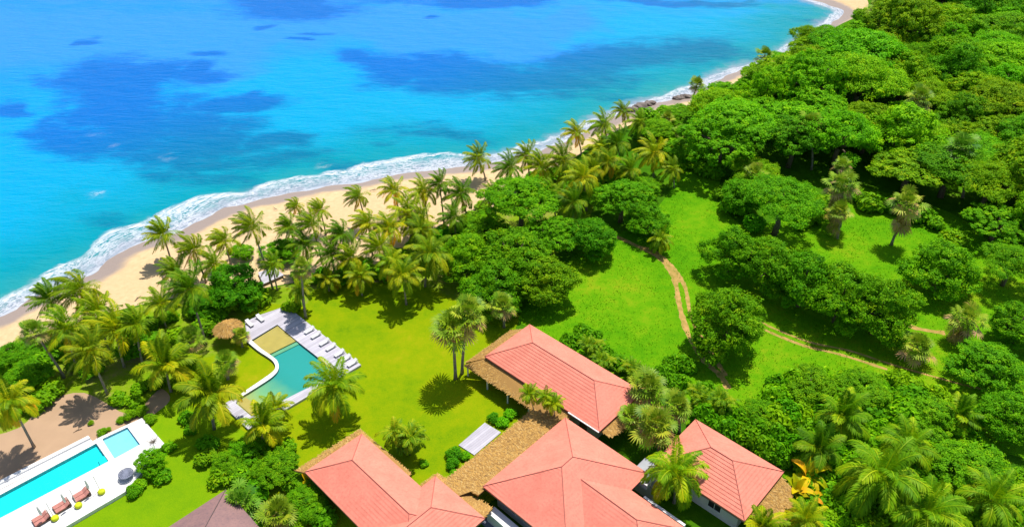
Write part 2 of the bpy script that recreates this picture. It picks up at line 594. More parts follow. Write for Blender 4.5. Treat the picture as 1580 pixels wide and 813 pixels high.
def smooth_line(pts, n=6, closed=False):
    """Catmull-Rom through 2-D/3-D points"""
    pts = [Vector(p).to_3d() for p in pts]
    out = []
    N = len(pts)
    rng = range(N) if closed else range(N - 1)
    for i in rng:
        p0 = pts[(i - 1) % N] if closed or i > 0 else pts[i]
        p1 = pts[i]
        p2 = pts[(i + 1) % N]
        p3 = pts[(i + 2) % N] if closed or i + 2 < N else p2
        for k in range(n):
            t = k / n
            out.append(0.5 * ((2 * p1) + (p2 - p0) * t + (2 * p0 - 5 * p1 + 4 * p2 - p3) * t * t + (3 * p1 - p0 - 3 * p2 + p3) * t ** 3))
    if not closed:
        out.append(pts[-1])
    return out


# ------------------------------------------------------------------ setting: shore, sea, ground
SEA_Z = -1.0
SHORE_PX = [(-900, 1000), (-500, 735), (-200, 575), (-60, 515), (0, 490), (70, 452), (137, 425), (200, 382), (273, 359), (334, 327), (379, 313), (456, 297), (504, 288), (560, 281),
            (608, 270), (650, 265), (717, 257), (768, 250), (829, 233), (880, 215), (910, 199), (968, 172), (1020, 158), (1064, 146), (1110, 122), (1150, 106),
            (1191, 96), (1228, 74), (1262, 50), (1290, 32), (1303, 22), (1296, 15), (1272, 6), (1244, -3), (1200, -22), (1120, -48), (980, -85), (700, -130)]
SHORE = smooth_line([P(a, b, SEA_Z) for a, b in SHORE_PX], 3)
SH = np.array([(p.x, p.y) for p in SHORE])


def shore_coords(X, Y):
    """signed distance offshore (+ over water) and distance along the shore"""
    Q = np.stack([X.ravel(), Y.ravel()], 1)
    best = np.full(len(Q), 1e9)
    sg = np.zeros(len(Q))
    al = np.zeros(len(Q))
    acc = 0.0
    for a, b in zip(SH[:-1], SH[1:]):
        e = b - a
        L = math.hypot(*e)
        t = np.clip(((Q - a) @ e) / (L * L), 0, 1)
        c = a + t[:, None] * e
        dd = np.hypot(Q[:, 0] - c[:, 0], Q[:, 1] - c[:, 1])
        cr = e[0] * (Q[:, 1] - a[1]) - e[1] * (Q[:, 0] - a[0])
        m = dd < best - 1e-6
        best[m] = dd[m]
        sg[m] = np.sign(cr[m])
        al[m] = acc + t[m] * L
        acc += L
    return (best * sg).reshape(X.shape), al.reshape(X.shape)


def grid_axis(lo, hi, step, far):
    core = np.arange(lo, hi + step, step)
    return np.concatenate([[lo - far, lo - far / 4, lo - far / 20], core, [hi + far / 20, hi + far / 4, hi + far]])


def grid_object(name, xs, ys, zfun, mat, attrs, keep=None):
    X, Y = np.meshgrid(xs, ys)
    Z = zfun(X, Y)
    nx, ny = len(xs), len(ys)
    co = np.stack([X, Y, Z], 2).reshape(-1, 3)
    i = np.arange(nx * ny).reshape(ny, nx)
    q = np.stack([i[:-1, :-1], i[:-1, 1:], i[1:, 1:], i[1:, :-1]], 2).reshape(-1, 4)
    if keep is not None:
        kv = keep.ravel()
        q = q[kv[q].any(1)]
        used = np.unique(q)
        rem = np.full(nx * ny, -1)
        rem[used] = np.arange(len(used))
        co = co[used]
        q = rem[q]
        attrs = {k: a.ravel()[used] for k, a in attrs.items()}
    me = bpy.data.meshes.new(name)
    me.vertices.add(len(co))
    me.vertices.foreach_set('co', co.astype(np.float32).ravel())
    me.loops.add(len(q) * 4)
    me.loops.foreach_set('vertex_index', q.astype(np.int32).ravel())
    me.polygons.add(len(q))
    me.polygons.foreach_set('loop_start', np.arange(0, len(q) * 4, 4, dtype=np.int32))
    me.polygons.foreach_set('loop_total', np.full(len(q), 4, dtype=np.int32))
    me.update()
    me.polygons.foreach_set('use_smooth', [True] * len(q))
    for k, a in attrs.items():
        at = me.attributes.new(k, 'FLOAT', 'POINT')
        at.data.foreach_set('value', np.asarray(a, dtype=np.float32).ravel())
    return obj(name, me, mat)


def fbm(X, Y, seed, base):
    r = np.random.default_rng(seed)
    out = np.zeros_like(X)
    k, a = base, 1.0
    for _ in range(5):
        for _ in range(3):
            t, ph = r.uniform(0, 6.28), r.uniform(0, 6.28)
            out += a / 3 * np.sin((X * math.cos(t) + Y * math.sin(t)) * k + ph + 1.5 * np.sin((X * math.sin(t) - Y * math.cos(t)) * k * .7 + ph * 2))
        k *= 1.9
        a *= .62
    return out


def ellipses(X, Y, lst, warp=0.0):
    out = np.zeros_like(X)
    if warp:
        X, Y = X + warp * 1.3 * fbm(X, Y, 1, .07), Y + warp * fbm(X, Y, 2, .07)
    for (cx, cy, rx, ry, k) in lst:
        c = P(cx, cy, SEA_Z)
        a = (P(cx + rx, cy, SEA_Z) - c)
        b = (P(cx, cy - ry, SEA_Z) - c)
        b = Vector((b.x - 0, b.y))
        det = a.x * b.y - a.y * b.x
        dx, dy = X - c.x, Y - c.y
        u = (dx * b.y - dy * b.x) / det
        v = (a.x * dy - a.y * dx) / det
        r = np.sqrt(u * u + v * v)
        out = np.maximum(out, k * np.clip(1.5 - r, 0, 1))
    return out


REEF = [(430, 240, 90, 16, .75), (510, 252, 60, 9, .6), (250, 265, 80, 18, .7), (700, 212, 70, 9, .6), (215, 165, 95, 40, 1), (270, 190, 90, 34, .95), (110, 190, 40, 20, .8), (340, 200, 90, 26, .8), (620, 120, 70, 16, .8), (860, 110, 110, 24, .8), (330, 240, 110, 22, .7), (180, 240, 70, 20, .75), (640, 195, 90, 14, .5), (200, 128, 115, 36, 1), (300, 104, 45, 11, 1), (303, 82, 42, 5, .9), (130, 212, 70, 22, .9), (215, 205, 125, 42, .85), (365, 155, 70, 15, 1), (290, 235, 120, 26, .75),
        (450, 210, 60, 12, .8), (690, 103, 130, 20, 1), (580, 102, 60, 12, .95), (780, 122, 130, 22, 1), (455, 8, 105, 22, 1), (740, 2, 160, 11, 1), (157, 66, 18, 5, 1),
        (425, 48, 18, 5, 1), (476, 73, 16, 4, 1), (506, 62, 28, 4, 1), (663, 28, 12, 3, 1), (20, 172, 55, 10, .9), (960, 82, 150, 22, .85), (1105, 76, 90, 18, .8), (1247, 36, 50, 8, .6),
        (1040, 4, 100, 7, .9), (740, 208, 50, 9, .7), (607, 224, 30, 5, .6), (870, 150, 90, 16, .55), (320, 280, 70, 20, .6), (150, 370, 60, 14, .55), (60, 130, 40, 8, .6), (400, 255, 70, 14, .6)]
SKY_SHEEN = [(250, 62, 330, 40, 1), (700, 62, 240, 26, .9), (40, 60, 160, 55, .9), (560, 40, 300, 30, 1), (850, 30, 120, 18, .8), (600, 20, 600, 20, .55), (500, -40, 900, 40, .9)]  # far patches where reflected sky is painted on the sea
SPRAY = [(300, 325, 80, 26, 1), (200, 375, 45, 20, .8), (640, 255, 75, 16, .9), (100, 430, 60, 16, .5), (440, 288, 60, 12, .5), (1050, 140, 30, 9, .8)]
CAPS = [(140, 311, 11, 4, .9), (235, 238, 10, 4, .7), (510, 257, 16, 3, .8), (170, 220, 7, 2, .5), (145, 199, 10, 2, .6)]

xs = grid_axis(-190, 200, 1.25, 6000)
ys = grid_axis(30, 270, 1.25, 6000)
X, Y = np.meshgrid(xs, ys)
D, A = shore_coords(X, Y)


def sea_z(X, Y):
    return SEA_Z + 0.06 * np.sin(X * .5 + Y * .9) * np.sin(X * .23 - Y * .31)


sea = grid_object('sea', xs, ys, sea_z, M['sea'], {'offshore': D, 'alongshore': A, 'reef': ellipses(X, Y, REEF, 5.5), 'pale': ellipses(X, Y, SKY_SHEEN, 9.0), 'spray': ellipses(X, Y, SPRAY, 1.5), 'caps': ellipses(X, Y, CAPS, 2.8), 'calm': np.clip((X + 25) / 45, 0, 1)}, keep=D > -8)
tag(sea, kind='structure')

xb = np.arange(-190, 205, 1.6)
yb = np.arange(20, 275, 1.6)
XB, YB = np.meshgrid(xb, yb)
DB, AB = shore_coords(XB, YB)
beach = grid_object('beach', xb, yb, lambda X, Y: np.clip(SEA_Z - DB * 0.13 + 0.05 * np.sin(X * .8) * np.sin(Y * .6), -4.5, -0.02), M['sand'], {'offshore': DB}, keep=(DB > -60) & (DB < 22))
tag(beach, kind='structure')


def gpts(lst, z=0.0):
    return [P(a, b, z) for a, b in lst]


VEG = [(-900, 1120), (-500, 830), (-200, 660), (-40, 570), (40, 528), (100, 505), (170, 482), (235, 466), (300, 455), (360, 452), (430, 440), (500, 428), (560, 415), (620, 400), (680, 372), (740, 332), (800, 296),
       (860, 262), (900, 234), (940, 208), (985, 188), (1030, 172), (1075, 158), (1110, 140), (1150, 122), (1200, 104), (1250, 72), (1290, 42), (1322, 26), (1338, 14), (1338, 0), (1320, -20), (1280, -50), (1150, -85), (900, -150)]
veg = smooth_line(gpts(VEG), 4)
land = [(p.x, p.y) for p in veg] + [(600, 900), (6000, 900), (6000, -4000), (-300, -4000), (veg[0].x - 30, -200)]
sheet('terrain', land, 0.0, M['scrub'])

# sandy, littered ground under the beach palms
GROVE = [(-40, 572), (40, 530), (100, 507), (170, 484), (235, 468), (300, 457), (360, 454), (430, 442), (500, 430), (560, 417), (620, 402), (680, 374), (740, 334), (800, 300), (900, 250), (930, 270), (900, 370), (700, 470), (480, 500), (330, 640), (200, 660), (-60, 780)]
sheet('palm_grove_ground', [p.xy for p in gpts(GROVE)], 0.012, M['litter'])

LAWN = [(470, 470), (478, 452), (520, 438), (590, 436), (650, 440), (720, 470), (800, 485), (800, 520), (900, 640), (700, 813), (560, 860), (100, 900), (60, 860), (100, 812), (200, 762), (250, 700), (232, 640), (300, 560), (360, 540), (372, 500), (400, 470)]
sheet('lawn', [p.xy for p in smooth_line(gpts(LAWN), 4, True)], 0.024, M['lawn'])
SIDE = [(40, 880), (100, 812), (195, 762), (240, 690), (235, 655), (262, 620), (330, 640), (420, 700), (400, 760), (300, 840), (200, 900)]
sheet('side_lawn', [p.xy for p in smooth_line(gpts(SIDE), 4, True)], 0.034, M['lawn_b'])
YARD = [(-60, 860), (-60, 700), (30, 660), (70, 622), (130, 606), (200, 640), (235, 610), (250, 600), (262, 618), (225, 650), (150, 720), (0, 800)]
sheet('sand_yard', [p.xy for p in smooth_line(gpts(YARD), 4, True)], 0.042, M['yard'])
MEADOW = [(800, 490), (850, 430), (900, 385), (985, 345), (1030, 300), (1040, 262), (1000, 235), (1010, 205), (1080, 195), (1120, 240), (1110, 300), (1160, 350), (1290, 300), (1330, 290), (1470, 330), (1560, 400), (1660, 450), (1700, 700), (1500, 690), (1330, 690), (1230, 740), (1150, 700), (1050, 650), (960, 600), (900, 560), (830, 510)]
sheet('meadow', [p.xy for p in smooth_line(gpts(MEADOW), 5, True)], 0.028, M['meadow'])


TRACKS = []


def track(pts, w, z, nm='dirt_track'):
    TRACKS.append(pts)
    c = smooth_line(gpts(pts), 8)
    L, R = [], []
    for i, p in enumerate(c):
        d = (c[min(i + 1, len(c) - 1)] - c[max(i - 1, 0)]).normalized()
        nrm = Vector((-d.y, d.x, 0))
        ww = w * (0.75 + 0.5 * rnd.random())
        L.append((p + nrm * ww / 2).xy)
        R.append((p - nrm * ww / 2 * (0.8 + 0.4 * rnd.random())).xy)
    m = MB()
    for i in range(len(c) - 1):
        m.poly([(*R[i], z), (*R[i + 1], z), (*L[i + 1], z), (*L[i], z)])
    return tag(m.build(nm, M['track']), kind='structure')


track([(920, 350), (955, 367), (990, 383), (1019, 399), (1036, 420), (1044, 445), (1047, 465), (1054, 493), (1068, 530), (1090, 560), (1112, 580), (1124, 600)], 0.8, 0.034)
track([(985, 381), (1010, 388), (1036, 410), (1053, 434), (1060, 455), (1064, 480), (1076, 510), (1098, 545), (1120, 580)], 0.6, 0.040)
track([(990, 383), (1015, 395), (1035, 418), (1048, 436)], 1.0, 0.037)
track([(1150, 490), (1180, 509), (1240, 533), (1300, 548), (1369, 570)], 0.5, 0.034)
track([(1165, 490), (1190, 505), (1250, 528), (1310, 541), (1375, 562), (1480, 592), (1560, 610)], 0.35, 0.040)
track([(1395, 500), (1420, 508), (1458, 514)], 0.8, 0.034)

# ------------------------------------------------------------------ houses
U = Vector((math.cos(TH), math.sin(TH), 0))


class House:
    """rectangular hipped roof; origin = left eave corner, u to the far right, v to the near right"""

    def __init__(s, root, left, lu, lv, th, ez=3.3, pitch=0.5, mat='coral'):
        s.root, s.o, s.lu, s.lv, s.ez, s.pitch, s.mat = root, left.to_2d().to_3d(), lu, lv, ez, pitch, mat
        s.u = Vector((math.cos(th), math.sin(th), 0))
        s.v = Vector((math.sin(th), -math.cos(th), 0))
        s.th = th

    def at(s, a, b, z):
        p = s.o + s.u * a + s.v * b - s.root.location
        return Vector((p.x, p.y, z))

    def roof(s, course=0.40, riser=0.045, ends=(True, True)):
        lu, lv, ez = s.lu, s.lv, s.ez
        h = min(lu, lv) / 2
        rise = h * s.pitch
        n = max(3, int(round(math.hypot(h, rise) / course)))
        m = MB()

        def ring(k, dz=0.0, grow=0.0):
            t = k / n
            i = h * t - grow
            z = ez + rise * t + dz
            return [s.at(i, i, z), s.at(i, lv - i, z), s.at(lu - i, lv - i, z), s.at(lu - i, i, z)]
        for k in range(n):
            lo = ring(k, riser, 0.03 if k else 0.0)
            hi = ring(k + 1, 0.004)
            base = ring(k, 0.004 if k else -0.14, 0.0)
            for j in range(4):
                a, b = j, (j + 1) % 4
                pts = [lo[a], lo[b], hi[b], hi[a]]
                if (pts[2] - pts[3]).length < 1e-4:
                    pts = pts[:3]
                m.poly(pts)
                m.poly([base[a], base[b], lo[b], lo[a]])
        sof = ring(0, -0.14)
        m.poly(sof[::-1])
        ro = m.build('roof', M[s.mat], s.root)
        # ridge and hip caps
        c = ring(n, 0.05)
        e = ring(0, 0.06)
        rm = MB()
        cap = 0.042
        mid = [(c[0] + c[1]) / 2] if False else None
        for j in range(4):
            rm.tube([e[j], c[j]], [cap, cap], 6)
        if lv > lu:
            rm.tube([c[0], c[1]], [cap, cap], 6)
        elif lu > lv:
            rm.tube([c[1], c[2]], [cap, cap], 6)
        rm.build('ridge_cap', M['ridge'] if s.mat == 'coral' else M['gutter'], ro)
        # dark fascia board under the eave
        fm = MB()
        for j, (a0, b0, a1, b1) in enumerate(((0.05, 0.05, 0.05, lv - .05), (0.05, lv - .05, lu - .05, lv - .05), (lu - .05, lv - .05, lu - .05, 0.05), (lu - .05, 0.05, 0.05, 0.05))):
            p, q = s.at(a0, b0, ez - 0.24), s.at(a1, b1, ez - 0.24)
            d = q - p
            fm.box(((p + q) / 2), (d.length - 0.08, 0.06, 0.19), math.atan2(d.y, d.x))
        fm.build('fascia', M['gutter'], s.root)
        return ro

    def walls(s, inset=1.1, openings=()):
        """openings: (side, position 0..1, width, kind)"""
        lu, lv, ez = s.lu, s.lv, s.ez
        m = MB()
        c = [s.at(inset, inset, 0), s.at(inset, lv - inset, 0), s.at(lu - inset, lv - inset, 0), s.at(lu - inset, inset, 0)]
        top = ez - 0.16
        for j in range(4):
            p, q = c[j], c[(j + 1) % 4]
            m.poly([(p.x, p.y, -0.1), (q.x, q.y, -0.1), (q.x, q.y, top), (p.x, p.y, top)])
        m.build('wall', M['wall'], s.root)
        cen = (c[0] + c[2]) / 2
        for side, t, wd, kind in openings:
            p, q = c[side], c[(side + 1) % 4]
            d = (q - p).normalized()
            nrm = Vector((d.y, -d.x, 0))
            if (p + nrm - cen).length < (p - cen).length:
                nrm = -nrm
            mid = p.lerp(q, t)
            rz = math.atan2(d.y, d.x)
            if kind == 'door':
                a = MB()
                a.box(mid + nrm * 0.03 + Vector((0, 0, 1.08)), (wd, 0.06, 2.16), rz)
                dn = a.build('door', M['wood'], s.root)
                b = MB()
                b.box(mid + nrm * 0.09 + d * (wd * 0.4) + Vector((0, 0, 1.05)), (0.12, 0.06, 0.05), rz)
                b.build('handle', M['grey'], dn)
            else:
                a = MB()
                for dx, dz, sx, sz in ((0, .66, wd + .16, .08), (0, -.66, wd + .16, .08), (-wd / 2 - .04, 0, .08, 1.24), (wd / 2 + .04, 0, .08, 1.24), (0, 0, .05, 1.24)):
                    a.box(mid + nrm * 0.04 + d * dx + Vector((0, 0, 1.6 + dz)), (sx, 0.09, sz), rz)
                wn = a.build('window', M['white_paint'], s.root)
                b = MB()
                b.box(mid + nrm * 0.01 + Vector((0, 0, 1.6)), (wd, 0.03, 1.26), rz)
                b.build('pane', M['dark'], wn)

    def skirt(s, segs, seed=0, drop=0.42, start=-0.30, name='thatch_skirt'):
        """segs: list of polygons [(a,b) inner..., outer...] as quads ((a0,b0,a1,b1) inner edge, (a0,b0,a1,b1) outer edge); thick thatch sloping down from under the eave"""
        r = np.random.default_rng(seed)
        slab = MB()
        quads, tint = [], []
        for (ia, ib, ja, jb), (oa, ob, pa, pb) in segs:
            zi = s.ez + start
            I0, I1 = s.at(ia, ib, zi), s.at(ja, jb, zi)
            w0 = math.hypot(oa - ia, ob - ib)
            w1 = math.hypot(pa - ja, pb - jb)
            O0, O1 = s.at(oa, ob, zi - drop * min(w0, 3.2) * .8), s.at(pa, pb, zi - drop * min(w1, 3.2) * .8)
            dn = Vector((0, 0, -0.24))
            slab.poly([I0, I1, O1, O0])
            slab.poly([O0, O1, O1 + dn, O0 + dn])
            slab.poly([I0 + dn, O0 + dn, O1 + dn, I1 + dn])
            slab.poly([I0, O0, O0 + dn, I0 + dn])
            slab.poly([I1, I1 + dn, O1 + dn, O1])
            area = (I1 - I0).length * ((O0 - I0).length + (O1 - I1).length) / 2
            n = int(area * 75) + 40
            fl = ((O0 + O1) / 2 - (I0 + I1) / 2).normalized()
            al = (I1 - I0).normalized()
            up = al.cross(fl)
            if up.z < 0:
                up = -up
            fl, al, up = (np.array(v) for v in (fl, al, up))
            a0, a1, b0, b1 = (np.array(v) for v in (I0, I1, O0, O1))
            uu = r.random(n)[:, None]
            vv = (r.random(n) ** 0.85)[:, None] * .99
            base = (a0 * (1 - uu) + a1 * uu) * (1 - vv) + (b0 * (1 - uu) + b1 * uu) * vv
            L = r.uniform(0.18, 0.42, n)[:, None]
            W = r.uniform(0.025, 0.06, n)[:, None]
            d = fl + al * r.normal(0, 0.45, n)[:, None] + up * r.uniform(0.0, 0.16, n)[:, None]
            d /= np.linalg.norm(d, axis=1)[:, None]
            sd_ = np.cross(d, up)
            p0 = base + up * 0.01
            quads.append(np.stack([p0 - sd_ * W, p0 + sd_ * W, p0 + d * L + sd_ * W * .6, p0 + d * L - sd_ * W * .6], 1))
            tint.append(r.beta(3.0, 2.0, n))
        o = slab.build(name, M['straw'], s.root)
        at = o.data.attributes.new('tint', 'FLOAT', 'FACE')
        at.data.foreach_set('value', np.full(len(o.data.polygons), 0.42, dtype=np.float32))
        me = quad_mesh('straw', np.concatenate(quads), np.concatenate(tint), M['straw'])
        st = obj('straw', me, None, o)
        return o

    def posts(s, lst):
        for a, b in lst:
            m = MB()
            p = s.at(a, b, 0)
            m.tube([p, p + Vector((0, 0, s.ez - 1.3))], [0.11, 0.10], 8)
            m.build('post', M['white_paint'], s.root)


def root_at(name, label, p, cat='house', group='coral roofed villas'):
    return thing(name, label, cat, (p.x, p.y, 0), 0, group)


EZ = 3.4
K = H / 65.0
# B: long villa between lawn and meadow
lB = P(747.8, 550, EZ)
rB = root_at('villa', 'long coral hip roofed villa with thatched veranda between lawn and meadow', lB)
B = House(rB, lB, 7.9 * K, 16.92 * K, math.radians(47.1), EZ)
B.roof()
B.walls(1.2, [(0, .2, 1.6, 'window'), (0, .42, 1.1, 'door'), (0, .65, 1.6, 'window'), (0, .88, 1.1, 'door'), (1, .5, 1.4, 'window'), (2, .3, 1.4, 'window'), (2, .7, 1.4, 'window'), (3, .5, 1.2, 'door')])
LU, LV = B.lu, B.lv
B.skirt([((.35, .3, LU - .4, .3), (-1.5, -2.0, LU - 1.6, -1.9)),
         ((.3, .3, .3, LV - 4.2), (-1.9, -1.9, -1.9, LV - 4.2)),
         ((LU * .05, LV - .3, LU - .6, LV - .3), (.8, LV + 1.0, LU - 1.4, LV + 2.0))], 1)
B.posts([(-1.6, -1.6), (-1.6, 2.0), (-1.6, 5.6), (-1.6, 9.2), (-1.6, 12.6), (2.4, -1.6), (5.6, -1.6)])
g = MB()
p, q = B.at(-.12, LV - 4.6, EZ - .02), B.at(-.12, LV + .02, EZ - .02)
g.box((p + q) / 2, ((q - p).length, 0.16, 0.12), math.atan2((q - p).y, (q - p).x))
g.build('gutter', M['white_paint'], rB)

# A: L-shaped villa at the lawn's near side
lA = P(470, 728, EZ)
rA = root_at('villa', 'angled coral hip roofed villa with short wing and thatch edge in front of lawn', lA)
tA = P(558.3, 668.9, EZ)
thA = math.atan2((tA - lA).y, (tA - lA).x)
A1 = House(rA, lA, (tA - lA).length, 17.5, thA, EZ)
A1.roof()
A1.walls(1.1, [(0, .2, 1.5, 'window'), (0, .5, 1.0, 'door'), (0, .8, 1.5, 'window'), (3, .5, 1.6, 'window'), (2, .3, 1.4, 'window')])
t2 = P(671.9, 734.3, EZ)
r2 = P(746.6, 801, EZ)
th2 = math.atan2((t2 - r2).y, (t2 - r2).x) - math.pi / 2
th2 = TH
u2 = Vector((math.cos(th2), math.sin(th2), 0))
L2 = 13.0
A2 = House(rA, t2 - u2 * L2, L2, (r2 - t2).length, th2, EZ)
A2.roof()
A2.walls(1.1, [(2, .3, 1.3, 'window'), (2, .7, 1.0, 'door'), (1, .8, 1.4, 'window'), (1, .5, 1.4, 'window')])
LU, LV = A1.lu, A1.lv
A1.skirt([((.35, .3, LU - .3, .3), (-.3, -1.75, LU + .7, -1.5)),
          ((LU - .3, .3, LU - .3, 8.6), (LU + .7, -1.5, LU + 0.7, 8.0))], 2)
l2, v2 = A2.lu, A2.lv
A2.skirt([((l2 - 1.4, .3, l2 - .3, .3), (l2 - 1.8, -.7, l2 + .7, -.7)),
          ((l2 - .3, .3, l2 - .3, v2 - .3), (l2 + .7, -.7, l2 + 2.0, v2 - 0.9))], 3)
wl = MB()
p, q = A1.at(-.3, -1.78, 0), A1.at(LU + .2, -1.62, 0)
wl.box((p + q) / 2 + Vector((0, 0, .5)), ((q - p).length, .25, 1.0), math.atan2((q - p).y, (q - p).x))
wl.build('parapet', M['white_paint'], rA)

# C: main villa in the middle with a second hipped wing
lC = P(745, 750, EZ)
rC = root_at('villa', 'largest coral hip roofed villa at bottom centre behind the broad thatch strip', lC)
tC = P(872.6, 644, EZ)
cC = P(999.6, 731, EZ)
thC = math.radians(46.4)
uC = Vector((math.cos(thC), math.sin(thC), 0))
vC = Vector((math.sin(thC), -math.cos(thC), 0))
C1 = House(rC, lC, (tC - lC).dot(uC), (cC - tC).dot(vC), thC, EZ)
C1.roof()
C1.walls(1.1, [(3, .3, 1.4, 'window'), (3, .6, 1.2, 'door'), (0, .2, 1.6, 'window'), (0, .5, 1.6, 'window'), (2, .3, 1.3, 'window'), (2, .7, 1.3, 'window'), (1, .8, 1.0, 'door')])
LU, LV = C1.lu, C1.lv
wE = P(978, 759, EZ)                      # where the wing's eave leaves the main roof
aE = (wE - C1.o).dot(C1.u)
hw = 4.4
for _ in range(8):                         # half width from the ridge line's place
    rp = P(940, 771, EZ + .5 * hw)
    hw = aE - (rp - C1.o).dot(C1.u)
rEnd = P(982, 802, EZ + .5 * hw)
bEnd = (rEnd - C1.o).dot(C1.v) + hw
b0 = LV - hw * 2.0
W = House(rC, C1.o + C1.u * (aE - 2 * hw) + C1.v * b0, 2 * hw, bEnd - b0, thC, EZ + .012)
W.roof()
W.walls(1.1, [(2, .75, 1.4, 'window'), (2, .5, 1.4, 'window'), (1, .5, 1.4, 'window')])
C1.skirt([((-1.0, .3, LU - .2, .3), (-1.4, -4.1, LU - 1.0, -4.1)),
          ((-2.6, -1.2, -1.1, -.6), (-2.2, -4.0, -1.4, -4.1))], 4, drop=.22)
C1.posts([(0, -3.6), (3.4, -3.6), (7, -3.6), (10.8, -3.6)])

# D: square villa on the right
tD = P(1073.1, 646.6, EZ)
cD = P(1209.8, 727.8, EZ)
thD = math.radians(47)
uD = Vector((math.cos(thD), math.sin(thD), 0))
lvD = (cD - tD).length
luD = lvD * 0.765
lD = tD - uD * luD
rD = root_at('villa', 'small nearly square coral roofed villa at right among tall palms', lD)
Dh = House(rD, lD, luD, lvD, thD, EZ)
Dh.roof()
Dh.walls(1.0, [(0, .3, 1.5, 'window'), (0, .7, 1.5, 'window'), (2, .5, 1.5, 'window'), (1, .3, 1.2, 'window'), (1, .7, 1.0, 'door'), (3, .5, 1.0, 'door')])
Dh.skirt([((.6, lvD - .3, luD * .55, lvD - .3), (1.2, lvD + 2.0, luD * .55, lvD + 3.0)),
          ((luD * .55, lvD - .3, luD - .35, lvD - .3), (luD * .55, lvD + 3.0, luD - .7, lvD + 1.5))], 5)

# E: brown shingled roof at the bottom left
tE = P(348.5, 755, 3.0)
thE = math.radians(46)
uE = Vector((math.cos(thE), math.sin(thE), 0))
lE = tE - uE * 9.5
rE = root_at('bungalow', 'bungalow with purple brown shingle roof at the bottom edge beside lawn', lE, 'house', None)
Eh = House(rE, lE, 9.5, 9.0, thE, 3.0, 0.42, 'shingle')
Eh.roof(0.35, 0.02)
Eh.walls(0.8, [(3, .4, 1.4, 'window'), (3, .7, 1.0, 'door'), (0, .5, 1.4, 'window'), (1, .5, 1.4, 'window'), (2, .5, 1.4, 'window')])

# yard between the villas: paving, ledge wall, flat annex with the cooling unit
def quad_prism(name, pts, z0, z1, mat, parent=None):
    m = MB()
    m.prism([p.xy if not parent else (p - parent.location).xy for p in pts], z0, z1)
    return m.build(name, M[mat], parent)


pv = quad_prism('courtyard_paving', gpts([(742, 806), (765, 786), (880, 890), (830, 900)]), -.1, .06, 'slate')
tag(pv, kind='structure')
lw = quad_prism('garden_wall', gpts([(751, 789), (763, 781), (812, 822), (800, 832)], 1.6), 0, 1.6, 'white_stone')
tag(lw, 'thick white garden wall between the two coral villas at bottom', 'wall')
aw = quad_prism('service_wall', [C1.o + C1.u * (aE + .5) + C1.v * (LV + 1.3), C1.o + C1.u * (aE + .8) + C1.v * (LV + 1.3), C1.o + C1.u * (aE + .8) + C1.v * (LV + 6.5), C1.o + C1.u * (aE + .5) + C1.v * (LV + 6.5)], 0, 2.9, 'white_paint')
tag(aw, 'narrow white service wall beside the bottom right coral wing', 'wall')
an = thing('service_annex', 'low grey flat roofed service annex between the coral villas', 'shed', P(1000, 752, 0))
fl = MB()
fl.box((0, 0, 1.15), (2.6, 3.2, 2.3), thC)
fl.build('wall', M['wall'], an)
fl = MB()
fl.box((0, 0, 2.38), (2.9, 3.5, 0.16), thC)
fl.build('roof', M['grey'], an, bevel=.02)
ac = thing('cooling_unit', 'white cooling unit with round fan on grey flat roof', 'air conditioner', P(995.5, 748, 2.46), thC)
ac.location.z = 2.46
m = MB()
m.box((0, 0, .36), (.95, .95, .72))
m.build('case', M['white_paint'], ac, bevel=.04)
m = MB()
ringp = [(math.cos(t) * .36, math.sin(t) * .36, .745) for t in np.linspace(0, 2 * math.pi, 21)]
m.tube(ringp, [.03] * 21, 5, False)
m.tube([(0, 0, .722), (0, 0, .732)], [.34, .34], 20)
m.build('fan_opening', M['dark'], ac)
m = MB()
for k in range(4):
    m.box((0, 0, .75), (.62, .09, .02), k * math.pi / 4)
m.build('fan_blades', M['grey'], ac)

# white plank terrace beside the thatch strip
tp = quad_prism('plank_terrace', gpts([(748, 653), (773, 668), (732, 703), (707.7, 687.6)]), -.1, .16, 'deck')
tag(tp, 'white plank terrace on the lawn against the broad thatch strip', 'terrace')

# ------------------------------------------------------------------ pools
def basin(root, loop, ztop, depth, mat, name='basin', floor=True):
    m = MB()
    L = [Vector((p.x - root.location.x, p.y - root.location.y, 0)) for p in loop]
    n = len(L)
    for i in range(n):
        a, b = L[i], L[(i + 1) % n]
        m.poly([(a.x, a.y, ztop), (b.x, b.y, ztop), (b.x, b.y, ztop - depth), (a.x, a.y, ztop - depth)])
    if floor:
        k = len(m.v)
        m.v += [(p.x, p.y, ztop - depth) for p in L]
        for t in tessellate_polygon([L]):
            m.f.append(tuple(k + i for i in t))
    return m.build(name, M[mat], root)


def flat(root, loop, z, mat, name):
    m = MB()
    L = [Vector((p.x - root.location.x, p.y - root.location.y, 0)) for p in loop]
    m.v += [(p.x, p.y, z) for p in L]
    for t in tessellate_polygon([L]):
        a, b, c = (L[i] for i in t)
        m.f.append(tuple(t) if (b - a).cross(c - a).z > 0 else tuple(t[::-1]))
    return m.build(name, M[mat], root)


# cut-outs: the ground sheets stay below pool floors because the pools are raised in their terraces
TZ = 0.5          # white terrace stands above the yard
def lift(lst, z):
    return [P(a, b, z) for a, b in lst]


